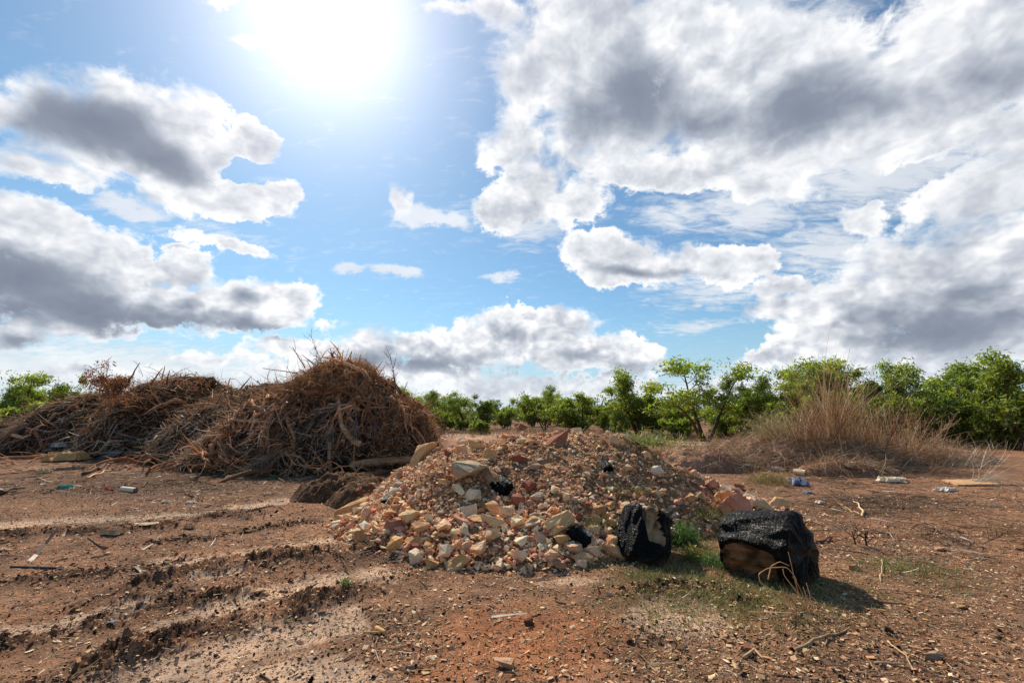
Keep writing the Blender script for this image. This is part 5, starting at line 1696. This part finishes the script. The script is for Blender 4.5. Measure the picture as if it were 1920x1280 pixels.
def crumple(px, py, ln, cols, label, name, cat, seed, flat=.45, asp=.7):
    """a crumpled sheet: a folded grid, not a lump"""
    r = np.random.default_rng(seed)
    p = hit(px, py)
    s = span(ln, p)
    n = 26
    u, v = np.meshgrid(np.linspace(-.5, .5, n), np.linspace(-.5, .5, n))
    z = (fbm(u * 3 + seed, v * 3, 5, seed, .65, True) + .25) * flat * .42 + .02
    x = u + .22 * fbm(u * 3, v * 3 + 9, 3, seed + 1)
    y = v * asp + .22 * fbm(u * 3 + 5, v * 3, 3, seed + 2)
    edge = np.maximum(np.abs(u), np.abs(v)) * 2
    z = z * (1 - sst(edge, .7, 1.0)) + .02
    V = np.stack([x, y, z], -1).reshape(-1, 3) * s
    idx = np.arange(n * n).reshape(n, n)
    F = np.stack([idx[:-1, :-1], idx[:-1, 1:], idx[1:, 1:], idx[1:, :-1]], -1).reshape(-1, 4)
    k = sst(fbm(u * 2.5, v * 2.5, 2, seed + 5), -.1, .1).reshape(-1, 1)
    col = np.array(cols[0]) * (1 - k) + np.array(cols[-1]) * k
    prim(name, V, F, col, label, cat, p + (0, 0, .01), (0, 0, r.uniform(-.5, .5)))


crumple(1497, 909, 30, [(.06, .12, .38), (.55, .60, .70)], 'crumpled blue and white plastic bag below the straw mound', 'plastic_bag', 'plastic bag', 1, .9, .8)
crumple(1515, 925, 16, [(.12, .20, .45), (.5, .5, .5)], 'small blue plastic shred next to the crumpled bag', 'plastic_scrap', 'scrap', 2)
crumple(1672, 903, 44, [(.72, .68, .58), (.55, .45, .30)], 'torn off-white sack flattened on the brown twigs', 'torn_sack', 'sack', 3, .35)
crumple(1775, 920, 34, [(.55, .58, .62), (.7, .7, .7)], 'grey white plastic film among twigs near the wooden board', 'plastic_scrap', 'scrap', 4, .3)
crumple(1538, 943, 16, [(.75, .75, .72)], 'white plastic shred on the dirt beyond the pale flat stone', 'plastic_scrap', 'scrap', 5)
crumple(1397, 873, 14, [(.8, .8, .78)], 'white plastic scrap at the foot of the pinkish boulder', 'plastic_scrap', 'scrap', 6)
crumple(1425, 877, 12, [(.75, .6, .10)], 'tiny yellow wrapper in the olive brown weeds', 'wrapper', 'wrapper', 7)
crumple(1455, 880, 20, [(.7, .7, .68)], 'pale rag in the weeds behind the blue bag', 'plastic_scrap', 'scrap', 8)
crumple(120, 864, 62, [(.50, .33, .15), (.58, .42, .22)], 'large bent sheet of brown cardboard below the long brush heap', 'cardboard_sheet', 'cardboard', 9, .55, .5)
crumple(79, 887, 26, [(.60, .43, .24)], 'small folded tan card in the dirt under the large cardboard sheet', 'cardboard_scrap', 'cardboard', 10, .6, .5)
crumple(112, 838, 26, [(.62, .62, .66), (.40, .46, .52)], 'crumpled grey plastic at the foot of the long brush heap', 'plastic_scrap', 'scrap', 11, .7)
crumple(90, 848, 16, [(.35, .50, .55)], 'bluish plastic film lying by the crumpled grey plastic', 'plastic_scrap', 'scrap', 12, .4)
crumple(122, 916, 24, [(.05, .28, .28), (.12, .36, .36)], 'teal torn netting among frond scraps', 'netting_scrap', 'scrap', 13, .5)
crumple(513, 894, 15, [(.02, .36, .09)], 'bright green plastic scrap at the foot of the brush dome', 'plastic_scrap', 'scrap', 14, .5)
crumple(200, 919, 7, [(.60, .03, .03)], 'tiny red bottle cap on the brown dirt', 'bottle_cap', 'bottle cap', 15, .8)
crumple(140, 742, 60, [(.80, .74, .68), (.58, .44, .34)], 'white torn sheet draped at the far end of the long brush heap', 'torn_sheet', 'sheet', 16, .8, .5)
crumple(125, 755, 30, [(.78, .74, .70)], 'white broken panel just under the torn sheet', 'panel_scrap', 'scrap', 17, .8, .4)
crumple(355, 990, 18, [(.55, .42, .30), (.36, .26, .18)], 'frayed pale bark scrap beyond the dark rut clods', 'bark_piece', 'bark', 18, .6)
crumple(212, 1002, 32, [(.50, .38, .27), (.34, .24, .17)], 'frayed brown fibre bundle on the dark rut', 'bark_piece', 'bark', 19, .7)
crumple(345, 855, 30, [(.17, .085, .075)], 'dark maroon sheet scrap near the foot of the brush dome', 'sheet_scrap', 'scrap', 20, .7)
crumple(440, 898, 30, [(.62, .52, .42)], 'pale shredded frond tip on the dirt before the brush dome', 'frond_scrap', 'scrap', 21, .5, .5)
crumple(358, 943, 16, [(.80, .78, .74)], 'small white scrap on the near side of the dark dirt band', 'plastic_scrap', 'scrap', 22, .4)
crumple(310, 942, 14, [(.62, .60, .55)], 'dull white scrap lying behind the small white scrap', 'plastic_scrap', 'scrap', 23, .4)
crumple(210, 1170, 18, [(.25, .28, .32)], 'slate grey plastic shard on the pale rut', 'plastic_scrap', 'scrap', 24, .2)
crumple(1095, 1004, 30, [(.60, .62, .60), (.35, .34, .30)], 'greyish torn film in the stones above the small charred lump', 'plastic_scrap', 'scrap', 25, .6)
crumple(745, 1028, 26, [(.68, .66, .62), (.45, .42, .36)], 'grey white crumpled paper at the foot of the heap by the ochre block', 'paper_scrap', 'paper', 26, .6)

# short pipes and rods
def pipe(pxa, pxb, r0, col, label, name, cat, hollow=False):
    a, b_ = hit(*pxa) + (0, 0, r0 * .8), hit(*pxb) + (0, 0, r0 * .8)
    t = np.linspace(0, 1, 5)[:, None]
    b = Bag()
    b.tube((b_ - a) * t, np.full(5, r0), 14, col, .01, cap=not hollow)
    if hollow:
        b.tube((b_ - a) * (t * .98 + .01), np.full(5, r0 * .82), 14, np.array(col) * .25, .0)  # unlit bore painted as a darker, closed inner tube
    return tag(link(name, b.mesh(name, True), M_ITEM, loc=tuple(a)), label, cat)


pipe((228, 920), (254, 923), .055, (.74, .68, .62), 'short white pipe stub on the brown dirt', 'pipe', 'pipe', True)
pipe((1490, 889), (1512, 892), .085, (.66, .58, .44), 'cut pale cardboard tube with a dark end below the straw mound', 'cardboard_tube', 'tube', True)
pipe((20, 1064), (118, 1067), .012, (.05, .05, .055), 'thin dark metal rod lying flat beside the ruts', 'metal_rod', 'rod')

# weathered board made of planks
def board():
    p = hit(1818, 908)
    s = span(64, p)
    e = link('wooden_board', None, None, loc=tuple(p + (0, 0, .05)))
    e.rotation_euler = (.06, -.05, -.25)
    tag(e, 'weathered tan slatted board lying on the ground in front of the sweeping straw', 'board')
    for i in range(4):
        w = s * .17
        b = Bag()
        n = 14
        xs = np.linspace(-.5, .5, n) * s * (1 - .04 * (i % 2))
        rows = []
        for (dy, dz) in ((-.5, -.5), (.5, -.5), (.5, .5), (-.5, .5)):
            rows.append(np.stack([xs, np.full(n, (i - 1.5) * w * 1.08 + dy * w) + rng.normal(size=n) * .003, np.full(n, dz * .035) + rng.normal(size=n) * .002], 1))
        V = np.stack(rows, 1).reshape(-1, 3)
        F = [[j * 4 + k, j * 4 + (k + 1) % 4, (j + 1) * 4 + (k + 1) % 4, (j + 1) * 4 + k] for j in range(n - 1) for k in range(4)] + [[3, 2, 1, 0], [n * 4 - 4, n * 4 - 3, n * 4 - 2, n * 4 - 1]]
        b.add(V, np.array(F), None, np.array((.44, .31, .19)) * rng.uniform(.85, 1.1))
        link('plank', b.mesh('plank'), M_WOOD, e)
    b = Bag()
    for x in (-.32, .32):
        V = np.array([(x * s + a * .04, b_ * s * .36, -.035 + c * .014) for c in (-1, 1) for b_ in (-1, 1) for a in (-1, 1)])
        b.add(V, np.array([[0, 2, 3, 1], [4, 5, 7, 6], [0, 1, 5, 4], [2, 6, 7, 3], [0, 4, 6, 2], [1, 3, 7, 5]]), None, (.22, .14, .08))
    link('batten', b.mesh('batten'), M_WOOD, e)


board()


def gstick(pxs, r0, r1, col, label, name='stick', cat='stick'):
    pts = [hit(*q) + (0, 0, r0 + .01 * (i % 2)) for i, q in enumerate(pxs)]
    return stick(pts, (r0, r1), col, label, name, cat)


gstick([(1492, 1222), (1540, 1203), (1592, 1182)], .012, .007, (.32, .25, .18), 'long grey stick lying diagonally in the dirt nearest the viewer')
gstick([(1545, 1205), (1552, 1196), (1548, 1212)], .006, .004, (.40, .32, .24), 'short twig crossing the long grey stick')
gstick([(1395, 1236), (1415, 1222), (1432, 1238)], .010, .006, (.42, .32, .22), 'small bent stick in the charcoal strewn dirt')
gstick([(1640, 1245), (1700, 1252)], .008, .006, (.36, .27, .19), 'short straight stick at the bottom of the chip litter')
gstick([(1665, 1204), (1700, 1235), (1715, 1265)], .007, .003, (.48, .37, .25), 'thin crooked stem near the short straight stick')
gstick([(1618, 970), (1614, 955), (1600, 938)], .02, .008, (.58, .46, .33), 'pale forked root fragment on bare red dirt')
gstick([(1616, 966), (1598, 960), (1578, 946)], .012, .005, (.50, .38, .26), 'thin prong beside the pale forked root fragment')
gstick([(1530, 1019), (1548, 1017), (1556, 1006)], .022, .010, (.20, .12, .08), 'curved dark bark strip beyond the charred log', 'bark_piece', 'bark')
gstick([(677, 1187), (714, 1191)], .010, .008, (.46, .33, .20), 'short tan stick among the bark scraps by the ruts')
gstick([(706, 1181), (722, 1193)], .016, .013, (.55, .38, .20), 'thick splinter of orange wood by the bark scraps')
gstick([(645, 1240), (665, 1226)], .007, .005, (.34, .27, .2), 'thin grey stick at the lower rim of the ruts')
gstick([(1290, 938), (1318, 962)], .008, .005, (.55, .42, .30), 'slim pale stick between the two charred logs')
gstick([(1650, 1105), (1720, 1115), (1770, 1120)], .008, .005, (.38, .28, .19), 'long thin straw stalk across the chip litter')
gstick([(1640, 1130), (1700, 1137)], .010, .006, (.20, .13, .09), 'dark thin branch in the chip litter below the long stalk')
gstick([(1652, 1092), (1654, 1052)], .006, .004, (.62, .50, .35), 'upright pale stalk stuck in the weedy dirt')
gstick([(155, 892), (185, 880), (212, 868)], .05, .03, (.12, .08, .055), 'dark rotten branch below the cardboard sheet')
gstick([(162, 898), (185, 890), (208, 880)], .025, .012, (.58, .47, .35), 'pale split stick next to the dark rotten branch')
gstick([(0, 928), (20, 922), (42, 917)], .045, .02, (.10, .075, .06), 'dark curled bark at the edge of the brown dirt', 'bark_piece', 'bark')
gstick([(245, 855), (262, 848), (280, 838)], .07, .03, (.11, .08, .065), 'dark root end at the toe of the long brush heap', 'root_piece', 'root')
gstick([(1445, 862), (1468, 853)], .05, .05, (.24, .13, .09), 'dark red brown plank leaning on the soil at the mound end', 'plank', 'plank')
gstick([(1542, 872), (1566, 855), (1582, 850)], .07, .05, (.26, .14, .08), 'rusty brown log end under the tall dry grass', 'log_end', 'log')
gstick([(800, 985), (770, 975)], .008, .006, (.4, .3, .2), 'thin stick between the bulky cream stone and the slope')
gstick([(925, 868), (945, 890), (952, 905)], .010, .008, (.05, .035, .03), 'thin black rod sloping down to the burnt log end')

# ------------------------------------------------------------------ trees
def make_tree(seed, h, stems=3, dens=1.0, low=.25, tall=.5, pal=None, spread=.5, leaf=1.0):
    r = np.random.default_rng(seed)
    b = Bag()
    tips = []
    bark = np.array((.075, .055, .042))
    for s in range(stems):
        a = s / stems * 6.28 + r.uniform(-.6, .6)
        ln = r.uniform(.15, spread)
        main = wiggle((math.cos(a) * .06, math.sin(a) * .06, -.05), (math.cos(a) * ln, math.sin(a) * ln, 1), h * r.uniform(.62, .84), 11, .13, .01, r)
        r0 = h * .017 * r.uniform(.8, 1.2)
        rad = np.linspace(r0, r0 * .22, 11)
        b.tube(main, rad, 7, bark, .06)
        tips.append(main[-1])
        for k in range(r.integers(7, 10)):
            j = r.integers(2 if low < .3 else 4, 11)
            f = j / 10
            aa = r.uniform(0, 6.28)
            d = np.array([math.cos(aa), math.sin(aa), .55 * r.uniform(.3, 1.6)])
            l2 = h * r.uniform(.16, .34) * (1.1 - .45 * f)
            q = wiggle(main[j], d, l2, 7, .2, .03, r)
            b.tube(q, np.linspace(rad[j] * .6, rad[j] * .15, 7), 5, bark * 1.1, .05, cap=False)
            tips.append(q[-1])
            for kk in range(r.integers(2, 4)):
                j2 = r.integers(2, 7)
                q2 = wiggle(q[j2], q[j2] - q[j2 - 2] + r.normal(size=3) * l2 * .3, l2 * r.uniform(.3, .6), 5, .25, .02, r)
                b.tube(q2, np.linspace(rad[j] * .22, rad[j] * .08, 5), 4, bark * 1.2, 0, cap=False)
                tips += [q2[-1], q2[2]] if r.random() < .6 * dens else [q2[-1]]
    tips = np.array(tips)
    tips = tips[tips[:, 2] > h * max(low, .0) * .8]
    # each tip carries an uneven spray of leaves
    P, C = [], []
    pal = np.array([(.16, .24, .035), (.11, .18, .028), (.23, .30, .05), (.075, .135, .025)]) if pal is None else np.array(pal)
    top = tips[:, 2].max()
    for t in tips:
        m = int(r.uniform(22, 58) * dens)
        sg = h * r.uniform(.020, .046)
        q = r.normal(size=(m, 3)) * (sg * 1.25, sg * 1.25, sg * .7)
        P.append(t + q)
        shade = np.clip(.72 + .5 * (t[2] / top - .5) + .22 * q[:, 2] / sg, .45, 1.25) * r.uniform(.6, 1.3)  # crown shading painted into leaf tint: brighter towards the top, darker below
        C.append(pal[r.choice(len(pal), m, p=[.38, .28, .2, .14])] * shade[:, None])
    P, C = np.concatenate(P), np.concatenate(C)
    n = len(P)
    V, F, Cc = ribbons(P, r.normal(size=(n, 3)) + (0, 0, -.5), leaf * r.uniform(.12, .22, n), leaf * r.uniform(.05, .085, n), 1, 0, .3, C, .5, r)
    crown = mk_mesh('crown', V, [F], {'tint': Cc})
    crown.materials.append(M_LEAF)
    tr = b.mesh('trunk', True)
    tr.materials.append(M_WOOD)
    return tr, crown, top + .1


YG = [(.34, .42, .05), (.24, .34, .04), (.46, .50, .08), (.13, .21, .03)]
GG = [(.28, .36, .05), (.18, .26, .036), (.38, .44, .07), (.10, .16, .028)]
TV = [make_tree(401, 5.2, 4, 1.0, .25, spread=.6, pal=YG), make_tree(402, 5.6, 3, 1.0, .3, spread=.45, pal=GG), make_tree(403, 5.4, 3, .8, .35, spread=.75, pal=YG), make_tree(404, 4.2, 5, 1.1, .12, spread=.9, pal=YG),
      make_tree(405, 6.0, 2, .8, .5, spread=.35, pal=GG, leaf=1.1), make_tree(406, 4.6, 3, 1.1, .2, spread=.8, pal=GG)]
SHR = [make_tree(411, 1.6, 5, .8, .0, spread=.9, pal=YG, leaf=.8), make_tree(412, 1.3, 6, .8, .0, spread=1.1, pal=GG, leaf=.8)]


def put_tree(x, y, h, v, wide, label, group=None, name='bush_tree', lib=None, rz=None):
    tr, cr, th = (lib or TV)[v]
    s = h / th
    e = empty(name, (x, y, float(H(x, y)) - .05))
    e.rotation_euler = (0, 0, rng.uniform(0, 6.28) if rz is None else rz)
    e.scale = (s * wide, s * wide, s)
    a = bpy.data.objects.new('trunk', tr)
    c = bpy.data.objects.new('crown', cr)
    for q in (a, c):
        COL.objects.link(q)
        q.parent = e
    tag(e, label, 'tree' if name != 'shrub' else 'shrub', group)


def tree_px(px, ytop, Y, v, wide, label, group=None, name='bush_tree', lib=None):
    p = at(px, ytop, Y)
    put_tree(p[0], Y, p[2], v, wide, label, group, name, lib)


tree_px(1312, 666, 30, 2, 1.25, 'tall open crowned tree with several dark crooked trunks standing forward of the tree line')
tree_px(1372, 705, 33, 1, .9, 'thin leafy tree leaning out beside the dark trunked forward tree')
tree_px(1192, 690, 38, 0, 1.0, 'full rounded bright green tree just before the open crowned tree')
tree_px(1232, 738, 39, 3, .9, 'lower dense tree tucked between the rounded bright tree and the open crowned one')
tree_px(1160, 772, 37, 3, .6, 'small yellow green bush tree at the foot of the rounded bright tree')
tree_px(1088, 738, 46, 3, 1.2, 'wide yellow green bushy tree beyond the crest of the heap')
tree_px(1020, 724, 52, 1, 1.0, 'darker flat topped tree at the middle of the far tree line')
tree_px(1132, 760, 44, 5, .9, 'low tree filling the gap next to the wide yellow green one')
tree_px(872, 732, 50, 4, 1.1, 'slim tree with a thin flat top in the far line near the brush dome')
tree_px(828, 733, 47, 1, 1.0, 'leafy tree nearest the end of the brush dome')
tree_px(908, 738, 54, 5, 1.1, 'dark green spreading tree with one visible trunk in the far line')
tree_px(958, 764, 60, 4, 1.0, 'small distant tree over the boulder on the horizon')
for i, (px, yt, Y, v, w) in enumerate([(1420, 718, 30, 5, 1.0), (1455, 705, 29, 1, .9), (1500, 678, 28, 0, .85), (1535, 672, 29, 2, .8), (1570, 668, 30, 4, 1.1), (1615, 690, 30, 5, 1.0), (1662, 672, 27, 2, .75), (1700, 700, 29, 0, .9), (1745, 680, 27, 1, 1.0),
                                       (1790, 672, 28, 0, 1.0), (1835, 728, 25, 3, .9), (1868, 690, 27, 4, 1.0), (1905, 655, 22, 0, .95), (1950, 670, 24, 1, 1.0), (1400, 755, 31, 3, .8), (1480, 745, 27, 3, .8), (1765, 740, 25, 5, .9), (1880, 745, 23, 3, .8), (1350, 760, 34, 3, .8),
                                       (1270, 762, 36, 3, .7), (2010, 660, 26, 2, 1), (1640, 735, 27, 3, .9)]):
    labs = {12: 'big bright tree at the very edge of view past the straw mound', 10: 'low dense dark green tree past the arching straw', 2: 'tree with a rounded top just behind the near slope of the straw mound', 6: 'tree whose small round crown shows over the middle of the straw mound',
            9: 'broad flat crowned tree between the straw mound and the big bright tree'}
    g = None if i in labs else 'bushy trees massed behind the straw mound'
    tree_px(px, yt, Y, v, w, labs.get(i, 'bushy green tree in the dense row behind the straw mound'), g)
tree_px(42, 696, 31, 2, 1.0, 'open yellow green tree beyond the far end of the long brush heap')
tree_px(128, 702, 32, 5, .7, 'small tree just above the torn white sheet')
tree_px(5, 715, 29, 0, .8, 'bright green tree cut by the edge of view beyond the long brush heap')
tree_px(85, 722, 36, 3, .8, 'low bush tree between the open tree and the small one over the torn sheet')
for i, (px, yt, Y) in enumerate([(30, 762, 26), (60, 770, 27), (10, 752, 25), (75, 762, 27)]):
    tree_px(px, yt, Y, i % 2, 1.1, 'low bright green shrub beyond the end of the long brush heap', 'shrubs beyond the long brush heap', 'shrub', SHR)
r_ = np.random.default_rng(77)
for i in range(46):
    a = R(r_.uniform(-58, 58))
    Y = r_.uniform(52, 85)
    x = math.tan(a) * Y * .9
    if -34 < math.degrees(math.atan2(x, Y)) < -26:
        Y *= 1.4
    put_tree(x, Y, r_.uniform(2.8, 5.0), int(r_.integers(0, 6)), r_.uniform(.9, 1.3), 'small tree in the distant green tree line', 'distant trees of the tree line')
for i in range(26):
    px = r_.uniform(800, 1920)
    Y = r_.uniform(26, 44) if px > 1200 else r_.uniform(40, 50)
    p = at(px, 790, Y)
    if px > 1380 and Y < 24:
        continue
    put_tree(p[0], Y, r_.uniform(.9, 1.9), int(r_.integers(0, 2)), 1.1, 'low green shrub at the foot of the tree line', 'shrubs at the foot of the tree line', 'shrub', SHR)

# far woodland beyond: one mass
n = 42000
r_ = np.random.default_rng(88)
a = np.radians(r_.uniform(-66, 66, n))
d = 85 * (4.5 ** r_.random(n))
cx = perlin(np.degrees(a) * .8, d / 25, 3)
z = np.abs(r_.normal(size=n)) * .8 + r_.random(n) * (1.6 + 1.6 * cx) + d * .003
P = np.stack([d * np.sin(a), d * np.cos(a), np.maximum(z, 0)], 1)
V, F, C = ribbons(P, r_.normal(size=(n, 3)), .5 + d * .0045, .28 + d * .0022, 1, 0, .2, colours(n, np.array([(.11, .15, .04), (.08, .12, .035), (.15, .18, .05), (.10, .085, .05)]), None, .2, r_), .5, r_)
o = link('far_woodland', mk_mesh('far_woodland', V, [F], {'tint': C}), M_LEAF)
tag(o, 'low green woodland stretching along the horizon', 'woodland', kind='stuff')

# dry undergrowth in front of the trees
n = 52000
xx = r_.uniform(-42, 60, n)
yy = np.where(xx > 9, r_.uniform(19.5, 40, n), r_.uniform(33, 56, n)) + 2.5 * perlin(xx / 5, xx * 0, 5)
yy = np.where(xx < -14, r_.uniform(25, 40, n), yy)
k = (r_.random(n) < .45 + .7 * perlin(xx / 2.2, yy / 3, 9))
xx, yy = xx[k], yy[k]
n = len(xx)
V, F, C = ribbons(np.stack([xx, yy, H(xx, yy) - .03], 1), np.stack([r_.normal(size=n) * .5, r_.normal(size=n) * .5, np.ones(n)], 1), r_.uniform(.25, 1.0, n), r_.uniform(.012, .03, n), 3, .25, .35,
                  colours(n, np.array([(.22, .12, .065), (.32, .20, .11), (.13, .075, .045), (.40, .28, .16), (.16, .15, .05)]), None, .2, r_), .3, r_)
o = link('dry_undergrowth', mk_mesh('dry_undergrowth', V, [F], {'tint': C}), M_STRAW)
tag(o, 'brown dry undergrowth along the foot of the trees', 'undergrowth', kind='stuff')
